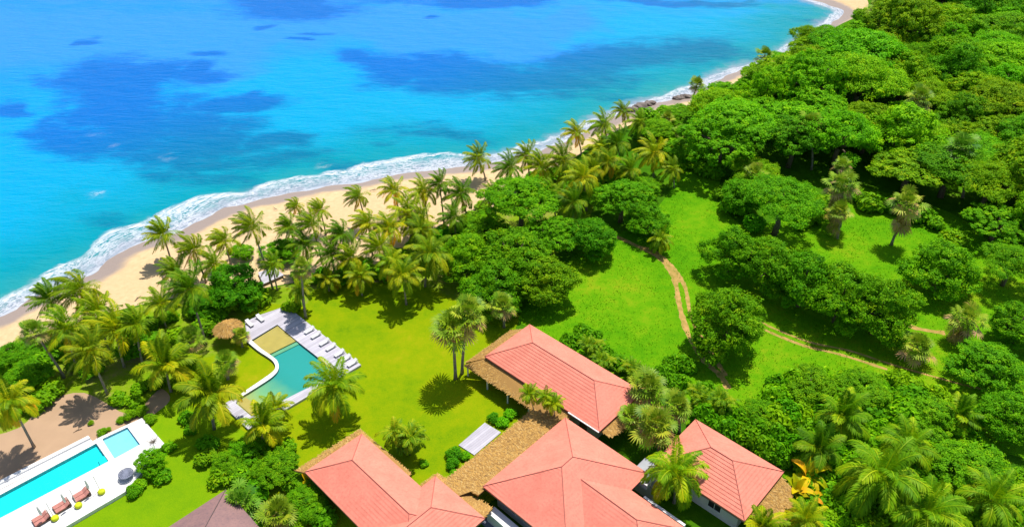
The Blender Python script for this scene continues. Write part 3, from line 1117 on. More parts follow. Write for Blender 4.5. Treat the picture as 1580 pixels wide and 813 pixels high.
r1 = thing('lap_pool_terrace', 'white stone terrace with long turquoise lap pool and pale blue wading pool', 'swimming pool', P(100, 745, 0))
lap = lift([(-140, 872), (167.6, 711), (148.5, 683.5), (-140, 838)], TZ)
wade = lift([(157.5, 677), (196.5, 658.5), (216.1, 685.1), (176.5, 707)], TZ)
outer = lift([(-160, 930), (-170, 845), (146, 678.5), (156, 673), (219, 644.5), (236, 664), (254.5, 685), (231, 702), (217, 731), (192.5, 758.5), (99.5, 813), (20, 868)], TZ)
m = MB()
loc = r1.location
m.prism([(p - loc).xy for p in outer], -.1, TZ, [[(p - loc).xy for p in lap], [(p - loc).xy for p in wade]])
m.build('terrace', M['white_paving'], r1)
basin(r1, lap, TZ - .002, .44, 'tile')
basin(r1, wade, TZ - .002, .30, 'pale_tile', 'wading_basin')
flat(r1, lap, TZ - .10, 'water', 'water')
flat(r1, wade, TZ - .07, 'water', 'wading_water')
for quad in ([(148, 676), (158, 676.5), (162, 688), (154, 692)], [(163, 699), (171, 698), (176, 709), (168, 713)]):
    m = MB()
    m.prism([(p - loc).xy for p in lift(quad, TZ + .05)], TZ - .5, TZ + .05)
    m.build('divider_block', M['white_stone'], r1, bevel=.03)
for k, (s0, zz) in enumerate(((0, -.22), (1, -.40))):
    m = MB()
    st = lift([(150.5 + 0 * k, 707 + 3 * k), (161 + 2 * k, 701 + 0 * k), (166 + 1 * k, 710.5), (154, 717)], TZ)
    m.prism([(p - loc).xy for p in st], TZ - .43, TZ + zz * .7 - .05 * k)
    m.build('step', M['tile'], r1)
# overflow gutter and outer wall along the sand
m = MB()
m.prism([(p - loc).xy for p in lift([(-170, 843), (-172, 836), (138, 676), (143, 680)], .28)], -.1, .28)
m.build('overflow_channel', M['white_stone'], r1)
m = MB()
m.prism([(p - loc).xy for p in lift([(-174, 833), (-176, 829), (136, 671.5), (139, 675)], .52)], -.1, .52)
m.build('outer_wall', M['white_stone'], r1)

# lawn pool
DZ = 0.36
r2_ = thing('lawn_pool', 'bent lawn pool with teal deep end, olive shelves and bleached deck', 'swimming pool', P(450, 560, 0))
loc2 = r2_.location
coping = smooth_line(lift([(381, 527), (398, 541), (415, 552), (422.5, 559), (425, 567), (420, 574), (405, 585), (364, 612.7)], DZ), 4)
inner = smooth_line(lift([(388, 524.7), (402, 537), (419, 549), (428, 557), (430, 568), (424, 578), (408, 590), (366, 616)], DZ), 4)
pool = inner + lift([(364, 622), (388, 642), (423, 624), (480.7, 595), (521, 575), (493.5, 553.5), (456.7, 524.7), (427.9, 500.7)], DZ)
out2 = coping + lift([(343, 624), (383, 662), (410, 649), (436, 634), (557, 562.5), (442.3, 472), (418, 480), (400, 486), (378, 496.5)], DZ)
m = MB()
m.prism([(p - loc2).xy for p in out2], -.1, DZ, [[(p - loc2).xy for p in pool]])
m.build('deck', M['deck'], r2_)
m = MB()
cp = coping
for i in range(len(cp) - 1):
    a, b, c, d = cp[i] - loc2, cp[i + 1] - loc2, inner[i + 1] - loc2, inner[i] - loc2
    m.poly([(a.x, a.y, DZ + .05), (b.x, b.y, DZ + .05), (c.x, c.y, DZ + .05), (d.x, d.y, DZ + .05)])
    m.poly([(d.x, d.y, DZ + .05), (c.x, c.y, DZ + .05), (c.x, c.y, DZ - .12), (d.x, d.y, DZ - .12)])
    m.poly([(b.x, b.y, DZ + .05), (a.x, a.y, DZ + .05), (a.x, a.y, 0), (b.x, b.y, 0)])
m.build('coping', M['white_stone'], r2_)


def basin2_mat():
    m, n, l, b = new_mat('algae_plaster')
    g = n.new('ShaderNodeNewGeometry')
    a, e = P(372, 628), P(450, 575)
    d = (e - a)
    vm = n.new('ShaderNodeVectorMath')
    vm.operation = 'DOT_PRODUCT'
    l.new(g.outputs['Position'], vm.inputs[0])
    vm.inputs[1].default_value = tuple(d / d.length_squared)
    off = a.dot(d) / d.length_squared
    t = mth(n, l, 'SUBTRACT', vm.outputs['Value'], off)
    t = mth(n, l, 'ADD', t, mth(n, l, 'MULTIPLY', mth(n, l, 'SUBTRACT', noise(n, l, .5, 4).outputs[0], .5), .3))
    r = ramp(n, l, t, [(0.10, (0.42, 0.34, 0.08)), (0.42, (0.20, 0.36, 0.16)), (0.8, (0.0, 0.25, 0.235)), (1.0, (0.0, 0.26, 0.255))])
    l.new(r.outputs[0], b.inputs['Base Color'])
    b.inputs['Roughness'].default_value = .6
    return m


M['algae'] = basin2_mat()
basin(r2_, pool, DZ - .003, .31, 'algae')
flat(r2_, pool, DZ - .06, 'water', 'water')
shelf = lift([(389, 525.5), (427.9, 501.5), (456, 525), (413.5, 546), (400, 536)], DZ)
m = MB()
m.prism([(p - loc2).xy for p in shelf], DZ - .3, DZ - .14)
m.build('shelf', M['olive_tile'], r2_)
m = MB()
m.prism([(p - loc2).xy for p in lift([(415, 546.5), (457, 525.7), (461, 529), (418, 550)], DZ)], DZ - .3, DZ - .2)
m.build('step', M['step_tile'], r2_)
m = MB()
m.prism([(p - loc2).xy for p in lift([(368, 621), (388, 639), (408, 629), (378, 611)], DZ)], DZ - .3, DZ - .22)
m.build('shelf', M['olive_tile'], r2_)


# ------------------------------------------------------------------ furniture
def lounger_meshes(kind):
    f = MB()
    for y in (-.30, .30):
        f.box((0, y, .27), (1.85, .06, .07))
    for x in (-.85, 0.0, .85):
        f.box((x, 0, .27), (.06, .54, .06))
    legs = []
    for x in (-.72, .72):
        for y in (-.30, .30):
            g = MB()
            g.box((x, y, .12), (.06, .05, .24))
            legs.append(g.mesh('leg'))
    c = MB()
    c.box((-.28, 0, .35), (1.26, .62, .09))
    b = MB()
    b.box((0, 0, 0), (.66, .62, .09), 0, Matrix.Translation((.60, 0, .52)) @ Matrix.Rotation(math.radians(-32), 4, 'Y'))
    return f.mesh('frame'), legs, c.mesh('mattress'), b.mesh('backrest')


LM = lounger_meshes('x')


def lounger(p, rz, label, group, frame, cushion, s=1.0):
    t = thing('sun_lounger', label, 'sun lounger', p, rz, group)
    t.scale = (s, s, s)
    def part(name, me, mat):
        me2 = me
        o = bpy.data.objects.new(name, me2)
        if not me2.materials:
            me2.materials.append(M['white_paint'])
        link(o, t)
        o.material_slots[0].link = 'OBJECT'
        o.material_slots[0].material = M[mat]
    part('frame', LM[0], frame)
    for g in LM[1]:
        part('leg', g, frame)
    part('mattress', LM[2], cushion)
    part('backrest', LM[3], cushion)
    return t


order = ['first', 'second', 'third', 'fourth', 'fifth', 'sixth', 'seventh', 'eighth', 'ninth', 'tenth', 'eleventh', 'twelfth']
deckL = [(478, 511.5), (488, 519), (501, 530), (511, 537.5), (524, 547), (534, 555), (544, 562)]
for i, (a, b) in enumerate(deckL):
    p = P(a, b, DZ)
    lounger(p, TH + math.pi * 0, f'white lounger on the lawn pool deck, {order[i]} from the palm shadow', 'white loungers on the lawn pool deck', 'white_paint', 'white_paint', .84)
for i, (a, b, d) in enumerate([(385.5, 501, 'nearer the thatched parasol'), (402, 493, 'nearer the beach path')]):
    lounger(P(a, b, DZ), TH + math.pi * .5, f'white lounger at the shaded top end of the pool deck, {d}', 'white loungers on the lawn pool deck', 'white_paint', 'white_paint', .84)
redL = [(126, 766, 'closest to the round table'), (95.5, 783, 'in the middle of its row'), (64, 803, 'at the bottom edge of the photo')]
for a, b, d in redL:
    p = P(a, b, TZ)
    for k in (-.36,):
        pass
    t = thing('double_daybed', f'terracotta double daybed on the white terrace, {d}', 'daybed', p, TH, 'terracotta daybeds on the white terrace')
    t.scale = (.88, .88, .88)
    f = MB()
    f.box((0, 0, .22), (1.75, 1.45, .10))
    f.build('frame', M['wood'], t)
    for x in (-.75, .75):
        for y in (-.62, .62):
            g = MB()
            g.box((x, y, .085), (.09, .09, .17))
            g.build('leg', M['wood'], t)
    for y in (-.36, .36):
        g = MB()
        g.box((-.2, y, .34), (1.25, .66, .13))
        g.build('mattress', M['red_cushion'], t, bevel=.04)
        g = MB()
        g.box((0, 0, 0), (.62, .66, .12), 0, Matrix.Translation((.62, y, .50)) @ Matrix.Rotation(math.radians(-30), 4, 'Y'))
        g.build('backrest', M['red_cushion'], t, bevel=.04)
    g = MB()
    g.box((.98, 0, .40), (.08, 1.45, .5))
    g.build('headboard', M['wood'], t)
# folded white parasols on side poles, with yellow-green cushions at their feet
for i, (a, b, d) in enumerate([(154.6, 756.5, 'closest to the round table'), (119, 777.5, 'between two daybeds'), (83, 797, 'beside the lowest daybed')]):
    p = P(a, b, TZ)
    t = thing('side_parasol', f'slim white side parasol standing on the terrace, {d}', 'parasol', p, TH + math.pi, 'white parasols by the daybeds')
    m = MB()
    m.tube([(0, 0, .02), (0, 0, .1)], [.32, .32], 14)
    m.build('base', M['white_paint'], t)
    m = MB()
    m.tube([(0, 0, .08), (0, 0, 2.5)], [.035, .03], 8)
    m.build('pole', M['white_paint'], t)
    m = MB()
    m.tube([(-.1, 0, 2.45), (.9, 0, 2.62)], [.03, .03], 6)
    m.build('arm', M['white_paint'], t)
    m = MB()
    m.tube([(.88, 0, 2.6), (.88, 0, 2.3), (.88, 0, 1.5), (.88, 0, 1.2)], [.05, .10, .13, .07], 10)
    m.build('folded_canopy', M['white_paint'], t)
    q = P(a + 1, b + .6, TZ) + Vector((.25, -.25, 0))
    t = thing('pouf', f'yellow green pouf beside a parasol foot, {d}', 'pouf', q, 0, 'yellow green poufs on the terrace')
    m = MB()
    m.tube([(0, 0, .0), (0, 0, .08), (0, 0, .3), (0, 0, .4), (0, 0, .43)], [.3, .38, .4, .33, .15], 16)
    m.build('cushion', M['yellow'], t, True)
    m = MB()
    m.tube([(0, 0, .425), (0, 0, .45)], [.05, .03], 10)
    m.build('button', M['yellow'], t)
# round slatted table
t = thing('round_table', 'round blue grey slatted table on the white terrace by the shrubs', 'table', P(196.5, 736, TZ))
m = MB()
m.tube([(0, 0, .02), (0, 0, .62)], [.25, .12], 12)
m.build('pedestal', M['grey'], t)
m = MB()
for k in range(9):
    m.box((.0, 0, .655 + .0012 * k), (1.5, .10, .05), math.pi * k / 9)
m.tube([(0, 0, .60), (0, 0, .64)], [.70, .70], 28)
ringp = [(math.cos(x) * .78, math.sin(x) * .78, .66) for x in np.linspace(0, 2 * math.pi, 33)]
m.tube(ringp, [.06] * 33, 6, False)
m.build('tabletop', M['slate'], t)

# thatched parasol by the lawn pool
t = thing('thatched_parasol', 'round thatched parasol on a post beside the lawn pool deck', 'parasol', P(357, 524, 0))
m = MB()
m.tube([(0, 0, 0), (0, 0, 2.6)], [.09, .08], 8)
m.build('post', M['wood'], t)
R0 = 1.75
n = 1500
r = np.random.default_rng(5)
ang = r.random(n) * 2 * math.pi
rad = R0 * np.sqrt(r.random(n))
zz = 3.0 - rad * .48
d = np.stack([np.cos(ang), np.sin(ang), np.full(n, -.48)], 1) + r.normal(0, .12, (n, 3))
d /= np.linalg.norm(d, axis=1)[:, None]
s_ = np.stack([-np.sin(ang), np.cos(ang), np.zeros(n)], 1)
b = np.stack([np.cos(ang) * rad, np.sin(ang) * rad, zz + .03], 1)
L_ = r.uniform(.3, .55, n)[:, None]
W_ = r.uniform(.03, .06, n)[:, None]
Q = np.stack([b - s_ * W_, b + s_ * W_, b + d * L_ + s_ * W_ * .5, b + d * L_ - s_ * W_ * .5], 1)
m = MB()
m.tube([(0, 0, 2.05), (0, 0, 3.04)], [R0, .06], 20)
co = m.build('thatch', M['straw'], t)
at = co.data.attributes.new('tint', 'FLOAT', 'FACE')
at.data.foreach_set('value', np.full(len(co.data.polygons), .5, dtype=np.float32))
obj('straw', quad_mesh('straw', Q, r.beta(3, 2, n), M['straw']), None, co)

# white beach platform under the palms
bp = thing('beach_platform', 'white plank platform under the palms beside the beach', 'deck', P(416, 427, 0))
q = [(p - bp.location).xy for p in lift([(398, 420), (424, 413), (438, 424), (406, 438)], .5)]
m = MB()
m.prism(q, .35, .5)
m.build('planks', M['deck'], bp)
for p in q:
    m = MB()
    c = p * .9
    m.box((c.x, c.y, .17), (.15, .15, .35))
    m.build('leg', M['wood'], bp)
# dark reef rocks at the waterline
for i, (a, b, s, lb) in enumerate([(975, 170, 2.2, 'dark reef rock at the waterline behind the palms, lowest'), (988, 165, 2.6, 'broad dark reef rock at the waterline, middle one'), (1002, 160, 1.9, 'flat dark reef rock in the surf above the broad one'),
                                   (1046, 152, 1.6, 'reddish shore rock on the sand below the leaning fan palm'), (1058, 150, 2.0, 'larger reddish shore rock beside the leaning fan palm'), (982, 173, 1.3, 'small dark rock between reef and bushes')]):
    bm = bmesh.new()
    bmesh.ops.create_icosphere(bm, subdivisions=3, radius=1)
    rr = random.Random(i)
    ph = [rr.random() * 6 for _ in range(6)]
    for v in bm.verts:
        c = v.co
        k = 1 + .22 * math.sin(3 * c.x + ph[0]) * math.cos(3.3 * c.y + ph[1]) + .12 * math.sin(7 * c.z + ph[2] + 5 * c.x) + rr.uniform(-.05, .05)
        v.co = Vector((c.x * k * s, c.y * k * s * .8, max(c.z * k * s * .38, -.4)))
    me = bpy.data.meshes.new('shore_rock')
    bm.to_mesh(me)
    bm.free()
    o = obj('shore_rock', me, M['rock'])
    o.location = P(a, b, -.8)
    o.scale = (.7, .7, .8)
    tag(o, lb, 'rock', 'rocks along the shore')


# ------------------------------------------------------------------ vegetation meshes
def norm(a):
    return a / np.maximum(np.linalg.norm(a, axis=-1, keepdims=True), 1e-9)


def leaves_at(c, nrm, size, r, asp=0.5):
    """kite leaves centred at c with normals nrm"""
    n = len(c)
    t = norm(np.cross(nrm, r.normal(size=(n, 3))))
    bt = np.cross(nrm, t)
    L = size[:, None]
    return np.stack([c - t * L * .5, c + bt * L * asp * .5 + t * L * .08, c + t * L * .55 - nrm * L * .12, c - bt * L * asp * .5 + t * L * .08], 1)


def make_broad(seed, R, Ht, flatten, leaf, nclump, per, spread=1.0, skirt=False, up=.75):
    """crown mesh and trunk mesh of a broad-leaved tree with crown radius R and height Ht"""
    r = np.random.default_rng(seed)
    nb = r.integers(7, 11)
    blobs = [(0.0, 0.0, Ht - R * .5 * flatten, R * .52)]
    for k in range(nb):
        a = 2 * math.pi * (k + r.uniform(-.3, .3)) / nb
        d = R * r.uniform(.42, .66)
        br = R * r.uniform(.30, .46)
        blobs.append((math.cos(a) * d, math.sin(a) * d, Ht - R * flatten * r.uniform(.55, 1.15), br))
    if not skirt:                      # an uneven outline: a few outlying boughs
        for k in range(4):
            a = r.random() * 6.28
            d = R * r.uniform(.75, .98)
            blobs.append((math.cos(a) * d, math.sin(a) * d, Ht - R * flatten * r.uniform(.9, 1.5), R * r.uniform(.14, .26)))
    else:
        for k in range(7):
            a = 2 * math.pi * (k + r.uniform(-.3, .3)) / 7
            d = R * r.uniform(.5, .72)
            blobs.append((math.cos(a) * d, math.sin(a) * d, Ht * r.uniform(.24, .46), R * r.uniform(.2, .36)))
    blobs = np.array(blobs)
    clumps, cn = [], []
    tries = 0
    while len(clumps) < nclump and tries < nclump * 30:
        tries += 1
        b = blobs[r.choice(len(blobs), p=blobs[:, 3] ** 2 / (blobs[:, 3] ** 2).sum())]
        v = r.normal(size=3)
        v /= np.linalg.norm(v)
        if v[2] < -.35 and r.random() < .8:
            continue
        q = r.uniform(.72, 1.06)
        p = b[:3] + v * b[3] * q * np.array([1, 1, flatten * .95])
        dd = np.linalg.norm((p - blobs[:, :3]) / np.array([1, 1, flatten * .95]), axis=1) / blobs[:, 3]
        if (dd < .7).any():
            continue
        clumps.append(p)
        cn.append(v)
    clumps, cn = np.array(clumps), np.array(cn)
    m = len(clumps)
    csz = r.uniform(.35, .95, m) * spread
    off = r.normal(size=(m, per, 3))
    off = norm(off) * (r.random((m, per, 1)) ** .45)
    c = clumps[:, None] + off * csz[:, None, None] * np.array([1, 1, .5])
    nr = norm(off * .75 + cn[:, None] * .5 + np.array([0, 0, up]) + r.normal(size=(m, per, 3)) * .5)
    ct = r.normal(.5, .14, m)
    tn = ct[:, None] + r.normal(0, .13, (m, per))
    sz = r.uniform(.7, 1.3, (m, per)) * leaf
    Q = leaves_at(c.reshape(-1, 3), nr.reshape(-1, 3), sz.ravel(), r)
    crown = quad_mesh('crown', Q, tn.ravel(), M['leaf'])
    tb = MB()
    tr = R * .055 + .06
    fork = Ht * .38
    tb.tube([(0, 0, -.2), (r.uniform(-.15, .15), r.uniform(-.15, .15), fork * .6), (r.uniform(-.2, .2), 0, fork)], [tr * 1.25, tr, tr * .9], 8)
    for b in blobs:
        mid = Vector((b[0] * .45, b[1] * .45, fork + (b[2] - fork) * .55 + .2))
        tb.tube([(0, 0, fork - .1), mid, (b[0] * .9, b[1] * .9, b[2])], [tr * .55, tr * .35, tr * .12], 6)
    trunk = tb.mesh('trunk', True)
    trunk.materials.append(M['bark'])
    return crown, trunk


def frond(r, az, e0, L, droop, wind, nl, lw, ll, young=False):
    """one feather frond: leaflet quads and rachis quads"""
    ns = 14
    pts = [np.zeros(3)]
    d = np.array([math.cos(az) * math.cos(e0), math.sin(az) * math.cos(e0), math.sin(e0)])
    dirs = [d]
    for i in range(ns):
        t = (i + 1) / ns
        d = d + (np.array([0, 0, -1]) * droop * (0.35 + t) + wind * (0.4 + .9 * t)) / ns * 1.6
        d = d / np.linalg.norm(d)
        pts.append(pts[-1] + d * L / ns)
        dirs.append(d)
    pts, dirs = np.array(pts), np.array(dirs)
    t = np.linspace(.10, .995, nl)
    f = t * ns
    i = np.minimum(f.astype(int), ns - 1)
    w = (f - i)[:, None]
    p = pts[i] * (1 - w) + pts[i + 1] * w
    dd = norm(dirs[i] * (1 - w) + dirs[i + 1] * w)
    side = norm(np.cross(dd, [0, 0, 1.0]) + 1e-6)
    up = np.cross(side, dd)
    quads = []
    for s in (-1, 1):
        ln = ll * np.sin(np.pi * (.16 + .78 * t)) ** .75 * r.uniform(.85, 1.12, nl)
        dirl = norm(side * s * .85 + dd * (.45 + .5 * t[:, None]) + up * r.normal(.06, .10, (nl, 1)) + wind * .5 + np.array([0, 0, -.22]) + r.normal(0, .06, (nl, 3)))
        sag = np.array([0, 0, -1.0])
        ww = lw * r.uniform(.8, 1.2, nl)[:, None]
        wv = norm(dd - dirl * (dd * dirl).sum(1)[:, None])
        mid = p + dirl * ln[:, None] * .5
        tip = p + dirl * ln[:, None] * .95 + sag * ln[:, None] * .33
        quads.append(np.stack([p, mid - wv * ww, tip, mid + wv * ww], 1))
    rw = .035
    sd0 = norm(np.cross(dirs, [0, 0, 1.0]) + 1e-6)
    rq = np.stack([pts[:-1] - sd0[:-1] * rw, pts[:-1] + sd0[:-1] * rw, pts[1:] + sd0[1:] * rw * .8, pts[1:] - sd0[1:] * rw * .8], 1) + np.array([0, 0, .012])
    return np.concatenate(quads), rq


def make_coco(seed, L=3.2, nf=25, wind=(-.55, .05, 0), nl=40, lw=.045, ll=.78, droop=1.2, upright=0.0):
    r = np.random.default_rng(seed)
    Q, T = [], []
    wv = np.array(wind)
    for k in range(nf):
        lay = k / nf
        e = math.radians(78 - 95 * lay ** .9 + r.uniform(-8, 8)) + upright * (1 - lay)
        az = k * 2.39996 + r.uniform(-.25, .25)
        l, rq = frond(r, az, e, L * r.uniform(.85, 1.08), droop * (.55 + .65 * lay), wv * r.uniform(.7, 1.2), nl, lw, ll)
        base = r.uniform(.12, .55) + .16 * lay
        if lay > .86 and r.random() < .4:
            base = .95
        Q += [l, rq]
        T += [np.full(len(l), base) + r.normal(0, .07, len(l)), np.full(len(rq), min(base + .25, .85))]
    # nuts
    nq = []
    for k in range(10):
        a = r.random() * 6.28
        c = np.array([math.cos(a) * .25, math.sin(a) * .25, -.2 + r.uniform(-.1, .1)])
        for ax in ((1, 0, 0), (0, 1, 0), (0, 0, 1)):
            ax = np.array(ax)
            o1 = np.array([ax[1], ax[2], ax[0]]) * .13
            o2 = np.array([ax[2], ax[0], ax[1]]) * .13
            nq.append([c + o1, c + o2, c - o1, c - o2])
    Q.append(np.array(nq))
    T.append(np.full(len(nq), .75))
    return quad_mesh('crown', np.concatenate(Q), np.concatenate(T), M['palm'])


def make_fan(seed, nf=36, pet=1.1, rad=.85, seg=13, dead=0.25, shag=0):
    r = np.random.default_rng(seed)
    Q, T = [], []
    for k in range(nf + shag):
        lay = k / nf
        dd = lay > 1 - dead
        e = math.radians(82 - 130 * lay + r.uniform(-10, 10)) if k < nf else math.radians(r.uniform(-88, -60))
        az = k * 2.39996 + r.uniform(-.3, .3)
        d = np.array([math.cos(az) * math.cos(e), math.sin(az) * math.cos(e), math.sin(e)])
        side = norm(np.cross(d, [0, 0, 1.0]) + 1e-6)
        up = np.cross(side, d)
        pl = pet * r.uniform(.35, 1.2)
        z0 = np.array([0, 0, 0.0]) if k < nf else np.array([0, 0, -r.uniform(.3, 1.6)])
        hub = z0 + d * pl + np.array([0, 0, -.12])
        Q.append(np.array([[z0 - side * .03, z0 + side * .03, hub + side * .025, hub - side * .025]]))
        base = r.normal(.40, .12) if not dd else r.normal(.88, .07)
        T.append(np.array([base]))
        th = np.linspace(-1.9, 1.9, seg) + r.normal(0, .04, seg)
        rr = rad * (.75 + .25 * np.cos(th * .6)) * r.uniform(.85, 1.1)
        dl = d[None] * np.cos(th)[:, None] + side[None] * np.sin(th)[:, None] + up[None] * .12
        dl = norm(dl)
        tip = hub + dl * rr[:, None] + np.array([0, 0, -1.0]) * (rr * .30)[:, None]
        mid = hub + dl * rr[:, None] * .55
        wv = norm(np.cross(dl, up[None]))
        ww = rad * .07
        Q.append(np.stack([np.repeat(hub[None], seg, 0), mid - wv * ww, tip, mid + wv * ww], 1))
        T.append(np.full(seg, base) + r.normal(0, .08, seg))
    return quad_mesh('crown', np.concatenate(Q), np.concatenate(T), M['fan'])


def make_shrub(seed, R=1.0, leaf=.3, n=900, ht=.8):
    r = np.random.default_rng(seed)
    nb = 7
    a = r.random(nb) * 6.28
    bl = np.stack([np.cos(a) * R * .45, np.sin(a) * R * .45, np.full(nb, ht * R * .45) + r.uniform(-.1, .15, nb) * R], 1)
    bl = np.concatenate([bl, [[0, 0, ht * R * .62]]])
    br = np.concatenate([r.uniform(.35, .55, nb) * R, [.6 * R]])
    k = r.integers(0, nb + 1, n)
    v = norm(r.normal(size=(n, 3)))
    v[:, 2] = np.where(r.random(n) < .7, np.abs(v[:, 2]), v[:, 2])
    c = bl[k] + v * (br[k] * r.uniform(.75, 1.08, n))[:, None] * np.array([1, 1, ht])
    c[:, 2] = np.maximum(c[:, 2], .04)
    nr = norm(v * .8 + np.array([0, 0, .6]) + r.normal(size=(n, 3)) * .4)
    t = .5 + r.normal(0, .05, nb + 1)[k] + r.normal(0, .15, n)
    return quad_mesh('foliage', leaves_at(c, nr, r.uniform(.7, 1.3, n) * leaf, r), t, M['leaf'])


def make_areca(seed, nst=9, H_=2.6, L=1.7):
    """clump of slim stems with short arching feather fronds: crown and stems"""
    r = np.random.default_rng(seed)
    Q, T = [], []
    st = MB()
    for s in range(nst):
        a = r.random() * 6.28
        d = r.uniform(.1, .6)
        top = np.array([math.cos(a) * d * 2.0, math.sin(a) * d * 2.0, H_ * r.uniform(.55, 1.1)])
        b = Vector((math.cos(a) * d * .6, math.sin(a) * d * .6, -.05))
        st.tube([b, b.lerp(Vector(top), .5) + Vector((0, 0, .15)), Vector(top)], [.07, .055, .045], 6)
        for k in range(8):
            l, rq = frond(r, k * 2.4 + r.random(), math.radians(r.uniform(15, 75)), L * r.uniform(.8, 1.15), 1.25, np.array([-.2, 0, 0]), 16, .05, .5)
            base = r.normal(.42, .13)
            Q += [l + top, rq + top]
            T += [np.full(len(l), base) + r.normal(0, .08, len(l)), np.full(len(rq), base + .25)]
    me = st.mesh('stems', True)
    me.materials.append(M['palm_trunk'])
    return quad_mesh('crown', np.concatenate(Q), np.concatenate(T), M['palm']), me


def make_banana(seed, nl=9, L=2.2):
    r = np.random.default_rng(seed)
    Q, T = [], []
    for k in range(nl):
        az = k * 2.4 + r.uniform(-.3, .3)
        e = math.radians(r.uniform(35, 80))
        d = np.array([math.cos(az) * math.cos(e), math.sin(az) * math.cos(e), math.sin(e)])
        p = np.array([0, 0, .9])
        prev = None
        base = r.uniform(.35, 1.0)
        for i in range(9):
            t = i / 8
            side = norm(np.cross(d, [0, 0, 1.0]) + 1e-6)
            up = np.cross(side, d)
            wd = .38 * math.sin(math.pi * (.08 + .9 * t)) ** .6
            row = (p - side * wd + up * .10, p, p + side * wd + up * .10)
            if prev is not None:
                Q += [[prev[0], prev[1], row[1], row[0]], [prev[1], prev[2], row[2], row[1]]]
                T += [base + r.normal(0, .06)] * 2
            prev = row
            p = p + d * L / 8
            d = norm(d + np.array([-.04, 0, -.26]))
    return quad_mesh('leaves', np.array(Q), np.array(T), M['palm'])


BROAD = [make_broad(100 + k, 5.0, 7.4, .68, .29, 480, 56, .95, True) for k in range(5)]            # bushy domes
UMB = [make_broad(140 + k, 6.5, 9.0, [.36, .5, .42, .62, .34, .48, .55, .4][k], [.30, .36, .27, .33, .38, .30, .34, .27][k], 520, 52, [1.1, .9, 1.2, .8, 1.3, 1.0, .9, 1.15][k], False, 1.0) for k in range(8)]         # flat-topped forest crowns
COCO = [make_coco(200 + k, wind=(-1.35, .15, 0)) for k in range(4)] + [make_coco(210 + k, wind=(-.75, .1, 0)) for k in range(4)]
CALM = [make_coco(220 + k, L=3.1, nf=26, wind=(-.15, -.03, 0), droop=1.5, nl=46, lw=.045, ll=.8) for k in range(3)]
BUSHY = [make_coco(230 + k, L=3.0, nf=20, wind=(-.25, .05, 0), upright=.2, nl=50, lw=.05, ll=.9, droop=.9) for k in range(2)]
FAN = [make_fan(240 + k) for k in range(3)] + [make_fan(250 + k, shag=26, dead=.3) for k in range(2)]
SHRUB = [make_shrub(260 + k) for k in range(4)]
BIGLEAF = [make_shrub(270 + k, 1.0, .26, 950, .75) for k in range(3)]
BALL = [make_shrub(280 + k, 1.0, .17, 1800, .95) for k in range(2)]
ARECA = [make_areca(290 + k) for k in range(3)]
BANANA = [make_banana(300 + k) for k in range(2)]


def child(name, me, parent, col=None):
    o = bpy.data.objects.new(name, me)
    link(o, parent)
    if col:
        o.color = (*col, 1)
    return o


def tint(r, k=.12):
    a = 1 + r.uniform(-k, k)
    return (a * (1.12 + r.uniform(-k, k) * 1.3), a, a)


def palm(name, cx, cy, label, group, crown, bx=None, by=None, hgt=8.0, s=1.0, rot=.35, col=None, cat='palm tree', tr=.15):
    """palm whose crown heart is seen at (cx,cy) and foot at (bx,by)"""
    rr = random.Random(int(cx * 7 + cy * 13))
    if bx is not None:
        base = P(bx, by, 0)
        a, b = P(cx, cy, 0), P(cx, cy, 20)
        # point of the sight line nearest the vertical through the foot
        e = (b - a).xy
        k = ((base - a).xy).dot(e) / e.dot(e)
        top = a.lerp(b, k)
        if not 1.2 < top.z < 16:
            top = P(cx, cy, hgt)
    else:
        top = P(cx, cy, hgt)
        base = Vector((top.x + rr.uniform(.2, 1.2), top.y + rr.uniform(-.6, .4), 0))
    t = thing(name, label, cat, base, 0, group)
    d = top - base
    m = MB()
    n = 9
    pts, rad = [], []
    for i in range(n + 1):
        f = i / n
        pts.append(Vector((d.x * f ** 1.4, d.y * f ** 1.4, d.z * f - .1 * (i == 0))))
        rad.append(tr * s ** .5 * (1.35 if i == 0 else 1.0 - .35 * f))
    m.tube(pts, rad, 8)
    m.build('trunk', M['palm_trunk'], t, True)
    c = child('crown', crown, t, col or tint(rr))
    c.location = d
    c.rotation_euler = (rr.uniform(-.08, .08), rr.uniform(-.08, .08), rr.uniform(-rot, rot))
    c.scale = (s, s, s)
    return t


